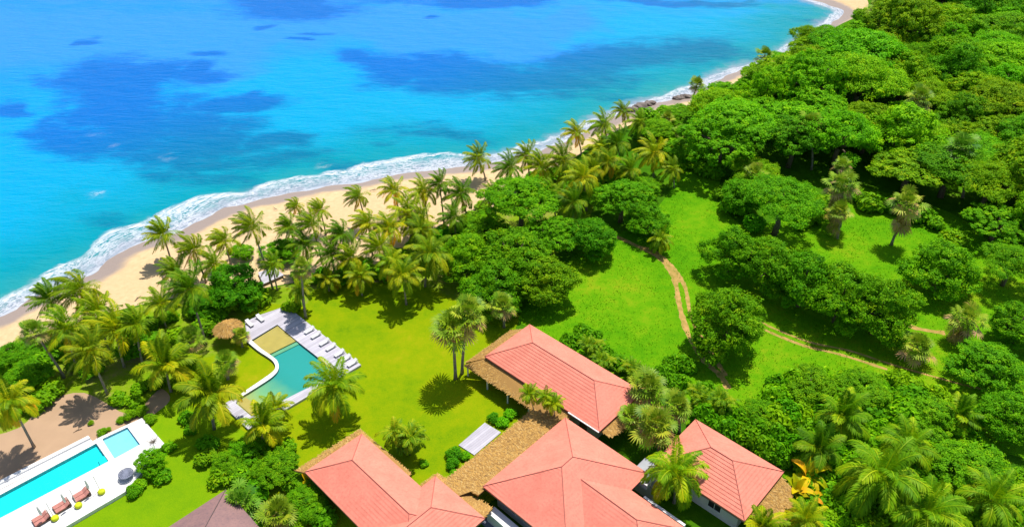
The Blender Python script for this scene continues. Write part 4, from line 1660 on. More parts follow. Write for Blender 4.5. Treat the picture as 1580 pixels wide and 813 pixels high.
GB = 'coconut palms in the row along the beach'
BEACH_PALMS = [  # crown x, y, foot x, y, size, label
    (252, 362, 265, 405, 1.05, 'wind swept coconut palm leaning over the surf, seaward end of the beach row'),
    (300, 386, 318, 436, 1.0, 'coconut palm just inland of the surf leaning palm, fronds blown left'),
    (347, 371, 357, 412, .85, 'smaller coconut palm against bare sand, left of the tall platform palm'),
    (388, 350, 421, 446, .95, 'tall coconut palm with long thin leaning trunk beside the white beach platform'),
    (447, 350, 457, 392, .85, 'coconut palm over the round bush right of the white beach platform'),
    (457, 318, 467, 346, .65, 'small seaward coconut palm, left one of the pair at sand edge'),
    (494, 324, 503, 362, .75, 'small seaward coconut palm, right one of the pair at sand edge'),
    (481, 345, 497, 406, .85, 'coconut palm standing behind the small pair at sand edge'),
    (528, 362, 537, 419, .9, 'dark fronded coconut palm inland of the double crowned one'),
    (553, 303, 566, 352, .85, 'coconut palm with tall upright crown against the widest sand'),
    (568, 345, 575, 395, .95, 'yellowish coconut palm below the tall upright crown'),
    (585, 382, 592, 432, 1.0, 'coconut palm at the lawn edge right of the young palms'),
    (608, 294, 618, 340, .9, 'coconut palm with fronds over pale sand, left of the golden one'),
    (629, 330, 634, 372, 1.15, 'golden coconut palm with hanging orange fronds in the beach row'),
    (653, 295, 660, 342, .95, 'green coconut palm right of the golden one, crown over sand'),
    (678, 284, 685, 345, .8, 'slim coconut palm with bare trunk against sand and dark base'),
    (711, 299, 722, 345, 1.05, 'full dark coconut palm beside the rounded green trees'),
    (738, 244, 749, 278, 1.0, 'coconut palm standing alone against the surf'),
    (786, 258, 792, 300, 1.0, 'dark coconut palm right of the one alone against surf'),
    (812, 241, 818, 285, .95, 'coconut palm with raised crown above the rounded tree tops'),
    (835, 257, 842, 300, 1.1, 'coconut palm with broad pale fronds above the rounded tree tops'),
    (868, 248, 875, 295, 1.25, 'tall full coconut palm between tree tops and narrow sand'),
    (899, 274, 905, 325, 1.15, 'yellow green coconut palm inland of the narrow sand'),
    (884, 312, 883, 362, 1.0, 'coconut palm rising between two dark trees over red earth'),
    (889, 205, 897, 240, .95, 'coconut palm at the narrow sand with orange dead fronds'),
    (926, 230, 930, 265, 1.0, 'coconut palm behind the orange fronded one'),
    (931, 192, 938, 230, 1.05, 'coconut palm in front of thin surf, left of the reef rocks'),
    (952, 222, 958, 262, 1.1, 'tall dark coconut palm in the clump below the reef rocks'),
    (961, 171, 966, 200, .8, 'small coconut palm right beside the reef rocks'),
    (986, 190, 990, 220, .95, 'star shaped coconut palm inland of the reef rocks'),
    (1008, 236, 1008, 275, 1.25, 'large star shaped coconut palm with yellow lower fronds near meadow top'),
    (972, 262, 975, 300, .9, 'coconut palm below the large star shaped one'),
    (850, 300, 858, 345, .95, 'coconut palm half hidden among the rounded trees'),
    (760, 300, 765, 335, .8, 'short coconut palm at the rounded trees seaward edge'),
    (512, 392, 517, 432, .95, 'coconut palm with crown over the shaded sand, below the dark fronded one'),
    (541, 398, 547, 436, .9, 'coconut palm just seaward of the two young lawn palms'),
    (470, 378, 478, 420, .9, 'coconut palm between the platform and the dark fronded one'),
    (420, 408, 428, 448, .7, 'low coconut palm hanging over the white beach platform'),
    (330, 408, 338, 446, .9, 'coconut palm in front of the sea grape trees, crown over sand'),
    (272, 420, 280, 456, .95, 'coconut palm below the surf leaning palm, at the dry sand'),
    (600, 352, 606, 398, 1.0, 'coconut palm left of the golden one, half in its shade'),
    (648, 338, 652, 378, .95, 'coconut palm hidden behind the golden one and rounded trees'),
    (700, 335, 704, 372, .9, 'coconut palm at dark base of the slim bare trunked one'),
    (915, 262, 920, 300, 1.0, 'coconut palm in the middle of the clump above the track tree'),
    (938, 250, 942, 290, 1.0, 'coconut palm right of the clump middle above the track tree'),
    (1036, 262, 1040, 290, .85, 'coconut palm with drooping dry fronds at the meadow top corner'),
]
for i, (cx, cy, bx, by, s, lb) in enumerate(BEACH_PALMS):
    rr = random.Random(i)
    col = tint(rr, .12)
    if 'golden' in lb or 'yellow' in lb or 'orange' in lb:
        col = (1.7, 1.25, 1.0)
    if 'dark' in lb:
        col = (.62, .78, .9)
    palm('coconut_palm', cx, cy, lb, GB, COCO[i % 4] if i < 12 else COCO[4 + i % 4], bx, by, 7.0, s * 1.1, col=col)

GG = 'coconut palms in the garden and beach grove'
GROVE_PALMS = [
    (77, 461, 96, 520, 1.0, 'c', 'coconut palm blown seaward at the left beach, dark swept crown'),
    (124, 448, 140, 520, 1.25, 'c', 'tallest coconut palm crown of the left grove, next to wet sand'),
    (152, 482, 168, 540, 1.15, 'c', 'yellow green coconut palm just below the tallest crown of the left grove'),
    (178, 507, 192, 566, 1.25, 'c', 'coconut palm with broad drooping yellow fronds in the left grove centre'),
    (103, 508, 120, 570, 1.15, 'c', 'coconut palm left of the broad drooping one in the left grove'),
    (137, 542, 166, 608, 1.05, 'c', 'coconut palm with pale trunk reaching the sand yard'),
    (248, 468, 256, 505, .9, 'c', 'coconut palm at the sand edge between left grove and sea grape'),
    (292, 446, 318, 530, 1.15, 'c', 'coconut palm with slanting trunk beside the dark sea grape tree'),
    (210, 500, 220, 560, .95, 'c', 'coconut palm in the shade right of the left grove centre'),
    (255, 562, 264, 604, 1.35, 'b', 'bushy coconut palm with upright golden fronds above the sand yard'),
    (326, 608, 331, 662, 1.4, 'b', 'bushy coconut palm with feathery fronds beside the lawn pool end'),
    (15, 618, 53, 690, 1.0, 'm', 'yellow coconut palm with leaning trunk over the sand yard, left edge'),
    (516, 596, 518, 644, 1.25, 'm', 'large coconut palm between the lawn pool and the near villa'),
    (463, 445, 470, 480, .7, 'm', 'small coconut palm at the beach end of the lawn pool path'),
    (621, 424, 627, 470, 1.05, 'm', 'coconut palm on the lawn with trunk in front of grass'),
    (664, 392, 656, 442, 1.25, 'm', 'large coconut palm against the rounded trees at the lawn edge'),
    (650, 355, 655, 400, 1.0, 'm', 'coconut palm behind the large one at the rounded trees'),
    (507, 430, 508, 449, .72, 'm', 'young short coconut palm on the lawn edge, nearer the pool'),
    (555, 427, 559, 456, .8, 'm', 'young short coconut palm on the lawn edge, nearer the big trees'),
    (1019, 369, 1018, 388, .75, 'm', 'small lone feather palm beside the dirt track'),
    (603, 405, 610, 445, .9, 'm', 'coconut palm behind the lawn palm, fronds touching its crown'),
]
for i, (cx, cy, bx, by, s, k, lb) in enumerate(GROVE_PALMS):
    cr = {'c': COCO[i % 8], 'b': BUSHY[i % 2], 'm': CALM[i % 3]}[k]
    col = (1.45, 1.15, 1.0) if ('yellow' in lb or 'golden' in lb) else tint(random.Random(i + 50), .12)
    if 'dark' in lb:
        col = (.65, .8, .9)
    palm('coconut_palm', cx, cy, lb, GG, cr, bx, by, 6.0, s * 1.1, col=col, rot=.4 if k == 'c' else 3)

GF = 'fan palms'
FANS = [
    (51, 510, 99, 582, 1.15, 'fan palm with thick leaning grey trunk at the left beach'),
    (465, 412, 472, 490, 1.15, 'tall fan palm with long pale trunk at the lawn pool deck'),
    (699, 503, 703, 584, 1.85, 'taller of the twin fan palms on the lawn beside the long villa'),
    (723, 482, 713, 576, 1.5, 'slightly shorter fan palm sharing the foot of the big lawn fan palm'),
    (348, 557, 352, 585, 1.2, 'fan palm on the grass beside the curved pool coping'),
    (292, 525, 300, 565, 1.2, 'fan palm in the shade of the sea grape tree'),
    (372, 516, 374, 535, .8, 'short bright fan palm touching the thatched parasol'),
    (1076, 130, 1063, 176, 1.3, 'tall leaning fan palm silhouetted against the surf'),
    (1030, 181, 1030, 205, 1.0, 'fan palm with brown dead skirt among the shore bushes'),
    (1050, 202, 1052, 232, 1.0, 'fan palm inland of the brown skirted shore one'),
    (1400, 312, 1375, 378, 1.75, 'lone fan palm with slanting pale trunk in the right meadow gap'),
    (1300, 285, 1296, 350, 1.7, 'tall shaggy fan palm with brown dead skirt between forest trees'),
    (1296, 325, 1292, 368, 1.3, 'lower shaggy fan palm under the tall brown skirted one'),
    (1165, 268, 1165, 305, 1.3, 'fan palm with dry crown at the meadow left forest edge'),
    (1415, 534, 1418, 562, 1.6, 'pale fan palm at the end of the right dirt track'),
    (1492, 492, 1492, 530, 1.5, 'dry fan palm beside the dark tree on the right meadow'),
    (1483, 226, 1485, 305, 2.0, 'blue green fan palm deep in the forest at upper right'),
    (1000, 598, 1002, 640, 1.6, 'fan palm at the long villa right eave, upper one'),
    (1012, 655, 1016, 700, 1.7, 'fan palm at the long villa right eave, nearest the main villa'),
    (1045, 625, 1048, 668, 1.4, 'fan palm between the long villa and the square villa'),
    (975, 640, 980, 672, 1.1, 'smaller fan palm over the thatch end of the long villa'),
    (775, 470, 778, 505, 1.3, 'fan palm at the foot of the big rounded trees'),
    (370, 775, 372, 800, 1.5, 'blue green fan palm beside the purple brown roof'),
    (430, 790, 432, 815, 1.4, 'fan palm in the thicket right of the purple brown roof'),
    (1352, 14, 1353, 72, 1.8, 'grey brown fan palm rising above the far forest near the far beach, upper one'),
    (1372, 32, 1373, 92, 1.8, 'grey brown fan palm rising above the far forest, just below its twin'),
    (1180, 86, 1182, 140, 1.5, 'fan palm rising above the coastal canopy against the sea'),
    (1420, 150, 1422, 222, 1.7, 'fan palm head poking out of the mid forest canopy'),
    (1250, 190, 1252, 262, 1.6, 'fan palm head in the forest canopy above the meadow'),
    (1300, 255, 1300, 300, 1.1, 'green fan palm peeking above the tall shaggy one'),
]
for i, (cx, cy, bx, by, s, lb) in enumerate(FANS):
    sh = any(k in lb for k in ('shaggy', 'dry', 'brown dead', 'lone fan', 'grey brown'))
    col = (.75, .95, 1.3) if 'blue' in lb else ((1.25, 1.05, 1.2) if 'pale' in lb or 'dry' in lb else tint(random.Random(i + 90), .1))
    palm('fan_palm', cx, cy, lb, GF, FAN[3 + i % 2] if sh else FAN[i % 3], bx, by, 6.0, s, rot=3, col=col, tr=.17)

# feather palms and plants by the villas
palm('royal_palm', 1042, 728, 'yellow green royal palm standing between main villa and square villa', None, CALM[1], 1040, 775, 5.0, 1.35, col=(1.25, 1.25, .8), rot=3)
NEAR = [(1361, 735, 1365, 790, 1.75, 'large feather palm with spreading crown in the bottom right thicket'),
        (1176, 812, 1178, 842, .95, 'bright yellow green palm at the bottom edge below square villa'),
        (1430, 790, 1432, 830, 1.5, 'feather palm low in the bottom right thicket, right of the large one'),
        (1300, 640, 1302, 675, 1.3, 'fresh green palm in the thicket behind the square villa'),
        (1400, 690, 1402, 722, 1.25, 'feather palm above the large spreading one in the thicket'),
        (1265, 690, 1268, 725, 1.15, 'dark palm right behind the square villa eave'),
        (1530, 770, 1532, 810, 1.3, 'feather palm near the bottom right corner'),
        (1480, 640, 1482, 668, 1.05, 'small palm poking out of the right thicket'),
        (1243, 800, 1245, 830, .85, 'palm at the bottom edge right of the yellow green one'),
        (405, 655, 407, 690, 1.15, 'bright yellow palm at the lawn pool near corner'),
        (425, 630, 428, 655, .8, 'small yellow palm touching the lawn pool deck')]
for i, (cx, cy, bx, by, s, lb) in enumerate(NEAR):
    col = (1.5, 1.2, .9) if 'yellow' in lb else ((.6, .8, .9) if 'dark' in lb else (.95, 1.1, .8))
    palm('feather_palm', cx, cy, lb, 'feather palms near the villas', (BUSHY if i % 2 else CALM)[i % 2], bx, by, 3.5, s, rot=3, col=col)
SM = [(816, 607, 'left one of three small palms on the veranda thatch of the long villa'), (842, 612, 'middle one of three small palms on the veranda thatch of the long villa'), (855, 622, 'right one of three small palms on the veranda thatch of the long villa')]
for i, (cx, cy, lb) in enumerate(SM):
    palm('slim_palm', cx, cy, lb, 'small palms by the veranda', CALM[i], None, None, 5.2, .5, rot=3, col=(1.2, 1.15, .8), tr=.09)
ar = [(630, 700, 1.35, 'feathery clumping palm against the near villa roof edge'), (560, 812, .01, None)]
for i, (x, y, s, lb) in enumerate(ar):
    if not lb:
        continue
    t = thing('clumping_palm', lb, 'palm tree', P(x, y, 0))
    child('crown', ARECA[i][0], t, (1.0, 1.0, 1.6)).scale = (s, s, s)
    child('stems', ARECA[i][1], t).scale = (s, s, s)
BN = [(1244, 735, 1.3, (1.7, 1.15, .8), 'orange leaved banana plant at the square villa thatch end'), (1228, 760, 1.1, (1.5, 1.1, .8), 'second banana plant with yellow leaves below the thatch end'), (1250, 770, 1.0, (1.3, .8, .8), 'lowest banana plant with torn brown leaves by the square villa'),
      (478, 745, .9, (1.6, .9, .8), 'orange leaved plant brushing the near villa left roof corner'), (1262, 715, 1.0, (1.4, 1.1, .8), 'upper yellow banana plant in shade by the square villa')]
for i, (x, y, s, col, lb) in enumerate(BN):
    t = thing('banana_plant', lb, 'plant', P(x, y, 1.2).xy.to_3d(), i * 1.3, 'banana plants')
    child('leaves', BANANA[i % 2], t, col).scale = (s, s, s)
    m = MB()
    m.tube([(0, 0, -.05), (0, 0, .95 * s)], [.13 * s, .08 * s], 8)
    m.build('stem', M['palm_trunk'], t)


def tree(name, cx, cy, rpx, label, group, kind='b', col=None, i=0, tall=1.0, cat='tree'):
    """tree whose crown is seen centred at (cx,cy) with half width rpx"""
    me, R0, H0, src = (BROAD, 5.0, 7.4, None) if kind == 'b' else (UMB, 6.5, 9.0, None)
    me = me[i % len(me)]
    rr = random.Random(int(cx * 3 + cy * 17))
    s = rpx / scale_at(P(cx, cy, 4)) / R0
    zc = H0 * s * tall * .58
    c = P(cx, cy, zc)
    t = thing(name, label, cat, (c.x, c.y, 0), rr.uniform(0, 6.28), group)
    a = child('crown', me[0], t, col or tint(rr, .16))
    b = child('trunk', me[1], t)
    for o in (a, b):
        o.scale = (s, s, s * tall)
    return t


G1 = 'rounded broad leaved trees'
TREES = [  # x, y, half width, kind, colour, label
    (805, 318, 62, 'u', (1.0, 1.05, 1), 'broad bright tree top nearest the sand, seaward of the big central trees'),
    (748, 348, 42, 'b', (1.1, 1.05, 1), 'rounded bright tree below the coconut palm alone against the surf'),
    (720, 392, 50, 'b', (1.15, 1.05, 1), 'light green rounded tree between lawn palms and central trees'),
    (790, 395, 60, 'b', (.95, .95, 1), 'big central rounded tree above the lawn'),
    (840, 430, 52, 'b', (1.15, .95, 1), 'olive green rounded tree at the meadow side of the central trees'),
    (765, 440, 52, 'b', (.8, .9, 1), 'dark rounded tree over the lawn corner of the central trees'),
    (850, 365, 46, 'u', (.9, 1, 1), 'rounded tree behind the olive green one'),
    (900, 300, 40, 'u', (1, 1.05, 1), 'tree top left of the dark track tree, below the palms'),
    (915, 365, 42, 'b', (.6, .85, 1.1), 'dark tall tree over red earth at the meadow edge'),
    (960, 310, 48, 'u', (.85, 1, 1), 'broad tree over the start of the dirt track'),
    (1000, 335, 38, 'b', (.8, .95, 1), 'tree hanging over the upper end of the dirt track'),
    (985, 290, 34, 'b', (1.05, 1.05, 1), 'bright small tree below the large star shaped palm'),
    (1015, 205, 30, 'u', (1.2, 1.1, 1), 'bright shore tree in front of the reef rocks'),
    (1050, 180, 34, 'u', (1.1, 1.1, 1), 'low bright tree beside the leaning fan palm'),
    (1055, 230, 34, 'b', (1.0, 1.1, 1), 'bush like tree at the narrow top of the meadow'),
    (945, 262, 30, 'b', (1.0, 1.05, 1), 'small round tree inside the palm clump near reef rocks'),
    (1120, 492, 62, 'b', (.95, .92, 1), 'big round tree standing on the dirt track fork'),
    (1132, 385, 46, 'b', (.8, .92, 1), 'left end tree of the row across the meadow'),
    (1188, 406, 53, 'b', (.9, .95, 1), 'second tree of the row across the meadow'),
    (1243, 428, 54, 'b', (.7, .88, 1), 'dark third tree of the row across the meadow'),
    (1302, 452, 56, 'b', (.95, .95, 1), 'fourth tree of the row across the meadow'),
    (1362, 470, 57, 'b', (1.0, 1.0, 1), 'right end tree of the row across the meadow'),
    (1455, 408, 58, 'b', (.95, 1.0, 1), 'round bright topped tree standing alone in the right meadow'),
    (1205, 318, 64, 'u', (.85, 1.0, 1), 'broad forest edge tree bulging into the meadow'),
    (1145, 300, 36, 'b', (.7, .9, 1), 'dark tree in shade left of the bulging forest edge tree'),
    (1405, 262, 70, 'u', (1.35, 1.05, 1), 'olive yellow broad tree behind the lone meadow fan palm'),
    (1560, 410, 48, 'u', (.9, .95, 1), 'tree at the right photo edge beside the meadow'),
    (1525, 560, 58, 'b', (.8, .95, 1), 'dark leafy tree at right photo edge below the dry fan palm'),
    (1575, 500, 46, 'b', (.8, .92, 1), 'tree cut by the right photo edge at the far meadow side'),
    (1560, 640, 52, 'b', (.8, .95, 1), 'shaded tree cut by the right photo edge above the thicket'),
    (362, 440, 46, 'b', (.55, .8, 1.3), 'dark blue green sea grape tree beside the thatched parasol'),
    (320, 468, 34, 'b', (.6, .82, 1.2), 'dark bushy sea grape tree left of the thatched parasol'),
    (432, 385, 32, 'b', (1.0, 1.1, 1), 'bright round bush tree between beach palms and platform'),
    (372, 388, 22, 'b', (1.1, 1.1, 1), 'small bright bush tree behind the smaller beach palm'),
    (40, 580, 42, 'b', (.85, .95, 1), 'dense bushy tree left of the sand yard'),
    (20, 545, 36, 'b', (.75, .9, 1), 'dark bush tree at the left photo edge by the beach'),
    (210, 530, 34, 'b', (.8, .95, 1), 'shaded tree in the left grove behind the bushy golden palm'),
    (1440, 640, 50, 'b', (1.0, 1.0, 1), 'tree in the right thicket below the pale fan palm'),
    (1500, 720, 60, 'b', (.95, 1.0, 1), 'broad low tree in the bottom right thicket'),
    (1250, 590, 44, 'b', (1.1, 1.0, 1), 'broad bush tree at the meadow edge behind the square villa'),
    (1330, 600, 48, 'b', (1.05, 1.0, 1), 'bush tree just below the right dirt track'),
    (1170, 640, 36, 'b', (.9, .95, 1), 'bush tree behind the square villa back eave'),
    (380, 695, 34, 'b', (.85, 1.0, 1), 'bushy tree in the thicket nearest the lawn pool'),
    (425, 720, 40, 'b', (1.0, .98, 1), 'bushy tree in the thicket beside the near villa corner'),
    (470, 775, 40, 'b', (.9, .95, 1), 'bushy tree along the near villa left wall'),
    (350, 715, 28, 'b', (1.05, 1.0, 1), 'small bushy tree at the thicket lawn side'),
    (232, 712, 26, 'b', (.95, 1.05, 1), 'rounded shrub tree at the corner of the white terrace'),
]
for i, (x, y, r_, k, col, lb) in enumerate(TREES):
    cl = tuple(c * random.Random(i).uniform(.94, 1.06) for c in col)
    tree('broadleaf_tree', x, y, r_, lb, G1, k, cl, i, tall=.7 if 'bush' in lb or 'low' in lb else (1.2 if 'row across' in lb or 'fork' in lb else 1.0))

# forest: rows from far to near, each counted from the seaward side
FB = [(1068, 165), (1090, 240), (1130, 295), (1165, 312), (1230, 285), (1300, 275), (1380, 285), (1440, 322), (1480, 345), (1520, 368), (1600, 425), (1900, 520)]
fbw = [P(a, b, 0) for a, b in FB]


def inland_x(y):
    c = [(p.x) for p, q in zip(veg[:-1], veg[1:]) for _ in [0] if min(p.y, q.y) <= y <= max(p.y, q.y)]
    return max(c) if c else None


SKYLINE = [(1040, 168), (1070, 150), (1100, 124), (1130, 104), (1170, 82), (1210, 62), (1250, 46), (1275, 36), (1300, 28), (1342, 14), (1352, -20), (1370, -300)]


def clears_shore(x, y, R, h):
    for dx, dz in ((-R * .95, .72), (-R * .6, .9), (0, 1.0)):
        a, b = to_photo(Vector((x + dx, y, h * dz)))
        if a < SKYLINE[0][0]:
            return False
        for p, q in zip(SKYLINE[:-1], SKYLINE[1:]):
            if p[0] <= a <= q[0] and b < p[1] + (q[1] - p[1]) * (a - p[0]) / (q[0] - p[0]):
                return False
    return True


row = 0
GFO = 'trees of the dense forest'


def ordn(k):
    w = order + ['thirteenth', 'fourteenth', 'fifteenth', 'sixteenth', 'seventeenth', 'eighteenth', 'nineteenth', 'twentieth']
    return w[k] if k < 20 else ('twenty-' if k < 29 else 'thirty-') + order[(k - 20) % 10 if k < 29 else k - 30]


y = 262.0
rr = random.Random(3)
tones = [('yellow green', (1.45, 1.25, 1)), ('bright green', (1.15, 1.25, 1)), ('mid green', (1.0, 1.1, 1)), ('deep green', (.75, .92, 1.5)), ('olive', (1.35, 1.05, 1))]
while y > 100:
    # inland edge of the vegetation on this row
    if y > 205:
        x0 = P(1345, 14, 0).x + (y - 205) * .05 + 3
    else:
        c = [p.x + (q.x - p.x) * (y - p.y) / (q.y - p.y) for p, q in zip(veg[:-1], veg[1:]) if (p.y - y) * (q.y - y) <= 0 and p.y != q.y and p.x < 95]
        x0 = (max(c) if c else 30) + 2.0
    # meadow side
    lim = x0
    for p, q in zip(fbw[:-1], fbw[1:]):
        pass
    xmax = y * .62 + 34
    x = x0
    k = 0
    while x < xmax:
        # forest lies beyond the boundary line
        yb_ = None
        for p, q in zip(fbw[:-1], fbw[1:]):
            if p.x <= x <= q.x:
                yb_ = p.y + (q.y - p.y) * (x - p.x) / (q.x - p.x)
        R = rr.uniform(4.6, 9.4)
        if (yb_ is None and x > fbw[-1].x) or (yb_ is not None and y > yb_):
            tn, col = tones[min(4, int(rr.random() * 5))]
            xx, yy = x + rr.uniform(-1.2, 1.2), y + rr.uniform(-2.2, 2.2)
            if not clears_shore(xx, yy, R, 9.0 * R / 6.5):
                R = rr.uniform(3.6, 5.2)
                if not clears_shore(xx, yy, R, 9.0 * R / 6.5):
                    x += 1.5
                    continue
            size = 'broad' if R > 7.6 else ('small' if R < 5.8 else 'medium')
            lb = f'{size} {tn} forest tree, {ordn(k)} from the sea in the {ordn(row)} row from top'
            s = R / 6.5
            t = thing('forest_tree', lb, 'tree', (xx, yy, 0), rr.uniform(0, 6.28), GFO)
            me = UMB[rr.randrange(8)] if rr.random() < .8 else BROAD[rr.randrange(5)]
            if me in BROAD:
                s *= 1.2
            zs = s * rr.uniform(.75, 1.35)
            cc = tuple(v * rr.uniform(.92, 1.08) for v in col)
            a = child('crown', me[0], t, cc)
            b = child('trunk', me[1], t)
            a.scale = b.scale = (s, s, zs)
            k += 1
        x += R * 1.55
    row += 1
    y -= 8.4 if y > 150 else 7.6

# ------------------------------------------------------------------ shrubs
def shrub(cx, cy, rpx, label, group=None, kind='s', col=None, ht=1.0, i=0):
    lst = {'s': SHRUB, 'l': BIGLEAF, 'o': BALL}[kind]
    s = rpx / scale_at(P(cx, cy, .5))
    c = P(cx, cy, s * .4 * ht)
    rr = random.Random(int(cx * 5 + cy * 11))
    o = obj('shrub', lst[i % len(lst)])
    o.location = (c.x, c.y, 0)
    o.rotation_euler = (0, 0, rr.uniform(0, 6.28))
    o.scale = (s, s, s * ht)
    o.color = (*(col or tint(rr, .15)), 1)
    return tag(o, label, 'shrub', group)


GS = 'garden shrubs'
SHR = [
    (207, 757, 15, 'o', 'clipped ball shrub at the white terrace edge near the round table', (.75, .9, 1)),
    (215, 748, 13, 's', 'loose shrub between the ball shrub and the terrace shrub tree', None),
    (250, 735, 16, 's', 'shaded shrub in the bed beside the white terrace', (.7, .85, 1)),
    (262, 688, 13, 's', 'shrub at the bare twig bush on the terrace corner', None),
    (232, 646, 12, 'o', 'round clipped shrub touching the terrace top corner', (1.15, 1, 1)),
    (218, 634, 12, 'o', 'round clipped shrub just above the terrace top corner', (1.2, 1, 1)),
    (200, 641, 13, 'o', 'low clipped shrub on the sand by the wading pool', (1.2, 1, 1)),
    (186, 648, 8, 'o', 'small clipped shrub on the sand left of the wading pool', (1.1, 1, 1)),
    (157, 668, 10, 'o', 'round green shrub on the sand beside the lap pool end', (1.1, 1, 1)),
    (168, 662, 5, 'o', 'tiny shrub beside the round green one on the sand', (1.3, 1, 1)),
    (141, 652, 6, 'o', 'small lone ball shrub on the open sand', (1.3, 1, 1)),
    (185, 615, 18, 's', 'bright shrub bed above the sand yard, left part', (1.3, 1.1, 1)),
    (205, 620, 16, 's', 'bright shrub bed above the sand yard, right part', (1.3, 1.1, 1)),
    (215, 600, 15, 's', 'bright shrub under the bushy golden palm', (1.2, 1.1, 1)),
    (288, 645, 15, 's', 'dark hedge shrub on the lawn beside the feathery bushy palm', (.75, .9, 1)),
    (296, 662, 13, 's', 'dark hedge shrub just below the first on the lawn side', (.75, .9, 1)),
    (320, 685, 20, 's', 'green shrub at the foot of the feathery bushy palm', (.85, 1, 1)),
    (318, 705, 20, 's', 'olive shrub at the thicket lawn corner', (1.1, .9, 1)),
    (340, 735, 22, 's', 'shrub above the purple brown roof corner', None),
    (375, 735, 24, 's', 'shrub in the middle of the left thicket', None),
    (400, 690, 22, 's', 'shrub under the bright yellow palm', (1.1, 1, 1)),
    (440, 690, 20, 's', 'shrub between thicket and lawn near the villa', (1.1, 1, 1)),
    (455, 740, 24, 's', 'shrub at the near villa left roof corner', None),
    (400, 755, 26, 's', 'shrub between the two lower fan palms', (.8, 1, 1)),
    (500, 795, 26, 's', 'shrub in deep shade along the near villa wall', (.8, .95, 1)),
    (405, 800, 26, 's', 'shrub at the bottom edge beside the purple brown roof', (.9, 1, 1)),
    (455, 810, 26, 's', 'shrub at the bottom edge left of the near villa', None),
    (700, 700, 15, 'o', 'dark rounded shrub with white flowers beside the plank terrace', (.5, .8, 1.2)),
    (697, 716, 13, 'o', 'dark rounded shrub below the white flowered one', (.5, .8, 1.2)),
    (717, 703, 10, 's', 'small shrub squeezed against the plank terrace lower end', (.9, 1.1, 1)),
    (702, 732, 10, 's', 'bright shrub at the upper bend of the thatch strips', (1, 1.2, 1)),
    (715, 742, 11, 's', 'bright shrub at the lower bend of the thatch strips', (.9, 1.15, 1)),
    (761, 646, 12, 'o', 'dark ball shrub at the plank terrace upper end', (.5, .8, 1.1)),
    (775, 652, 12, 's', 'bright shrub between ball shrub and thatch', (.9, 1.2, 1)),
    (788, 638, 12, 's', 'bright shrub below the long villa veranda', (.9, 1.2, 1)),
    (655, 714, 9, 's', 'small shrub at the foot of the clumping palm', None),
]
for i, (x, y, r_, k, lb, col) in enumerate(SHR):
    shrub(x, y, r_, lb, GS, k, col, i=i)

# hedge row behind the long villa
HB = [(880, 525), (897, 512), (912, 540), (935, 545), (955, 560), (975, 575), (915, 520), (990, 580), (930, 565), (1025, 575), (1050, 590), (1075, 615), (1090, 600), (1060, 560), (1110, 625), (1130, 640), (1040, 560)]
for i, (x, y) in enumerate(HB):
    o = i % 3
    if o == 2:
        t = thing('clumping_palm', f'feathery clumping palm behind the long villa, {order[i // 3]} along the hedge', 'palm tree', P(x, y + 12, 0), i, 'clumping palms in the hedge')
        child('crown', ARECA[i % 3][0], t, (.8, .95, 1)).scale = (.9, .9, .9)
        child('stems', ARECA[i % 3][1], t).scale = (.9, .9, .9)
    else:
        shrub(x, y, 20, f'leafy hedge shrub behind the long villa, {order[i - i // 3 - (1 if i % 3 == 2 else 0)]} from its far end', 'hedge shrubs behind the villas', 'l', (.85, .95, 1), 1.3, i)

# thicket of large-leaved shrubs at the lower right, laid in rows
row = 0
rr = random.Random(21)
for yy in range(590, 850, 24):
    k = 0
    xl = 1200 + max(0, (yy - 640)) * .42 if yy > 600 else 1200
    xr = 1420 + (yy - 590) * 1.1
    if yy > 660:
        xl = 1250
    x = xl
    while x < min(xr, 1620):
        rp = rr.uniform(20, 34)
        px_, py_ = x + rr.uniform(-6, 6), yy + rr.uniform(-8, 8)
        tn, col = [('yellow green', (1.6, 1.2, 1)), ('bright green', (1.25, 1.2, 1)), ('mid green', (1.1, 1.05, 1)), ('deep green', (.75, .9, 1))][rr.randrange(4)]
        shrub(px_, py_, rp, f'{tn} large leaved thicket shrub, {ordn(k)} from the left in the {ordn(row)} thicket row', 'large leaved shrubs of the right thicket', 'l', col, rr.uniform(.9, 1.5), rr.randrange(3))
        k += 1
        x += rp * 1.15
    row += 1

# undergrowth along the beach grove
UG = [(20, 600), (60, 560), (75, 600), (110, 560), (90, 540), (60, 620), (140, 570), (235, 500), (260, 490), (270, 520), (235, 530), (310, 510), (330, 490), (345, 470), (395, 460), (450, 470), (520, 430), (600, 420), (640, 400), (680, 390), (300, 480), (240, 590), (280, 590), (290, 560), (15, 640), (5, 565)]
for i, (x, y) in enumerate(UG):
    nm = 'seaward' if i % 2 else 'inland'
    shrub(x, y, rr.uniform(16, 26), ['dense', 'loose', 'shaded', 'leafy'][i % 4] + f' undergrowth shrub in the beach grove, ' + (f'{ordn(i)} counted along the palms' if i < 20 else f'number {i + 1} counted along the palms'), 'undergrowth in the beach grove', 's', None, 1.0, i)
BELT = [(300, 448), (345, 440), (460, 425), (480, 432), (500, 420), (535, 415), (560, 408), (585, 415), (615, 392), (640, 380), (660, 372), (685, 360), (705, 352), (728, 338), (745, 318), (770, 305), (800, 285), (830, 275), (860, 268), (625, 408), (575, 422), (700, 378), (730, 365)]
for i, (x, y) in enumerate(BELT):
    shrub(x, y, rr.uniform(13, 22), f'low green shrub among the beach palm trunks, {ordn(i)} going away from the surf', 'shrubs under the beach palms', 's', (rr.uniform(.7, 1.3), 1, 1), .8, i)
FE = [(1095, 262), (1112, 300), (1135, 318), (1160, 345), (1250, 330), (1275, 318), (1325, 305), (1345, 312), (1420, 332), (1445, 345), (1470, 368), (1240, 345), (1300, 300), (1380, 318)]
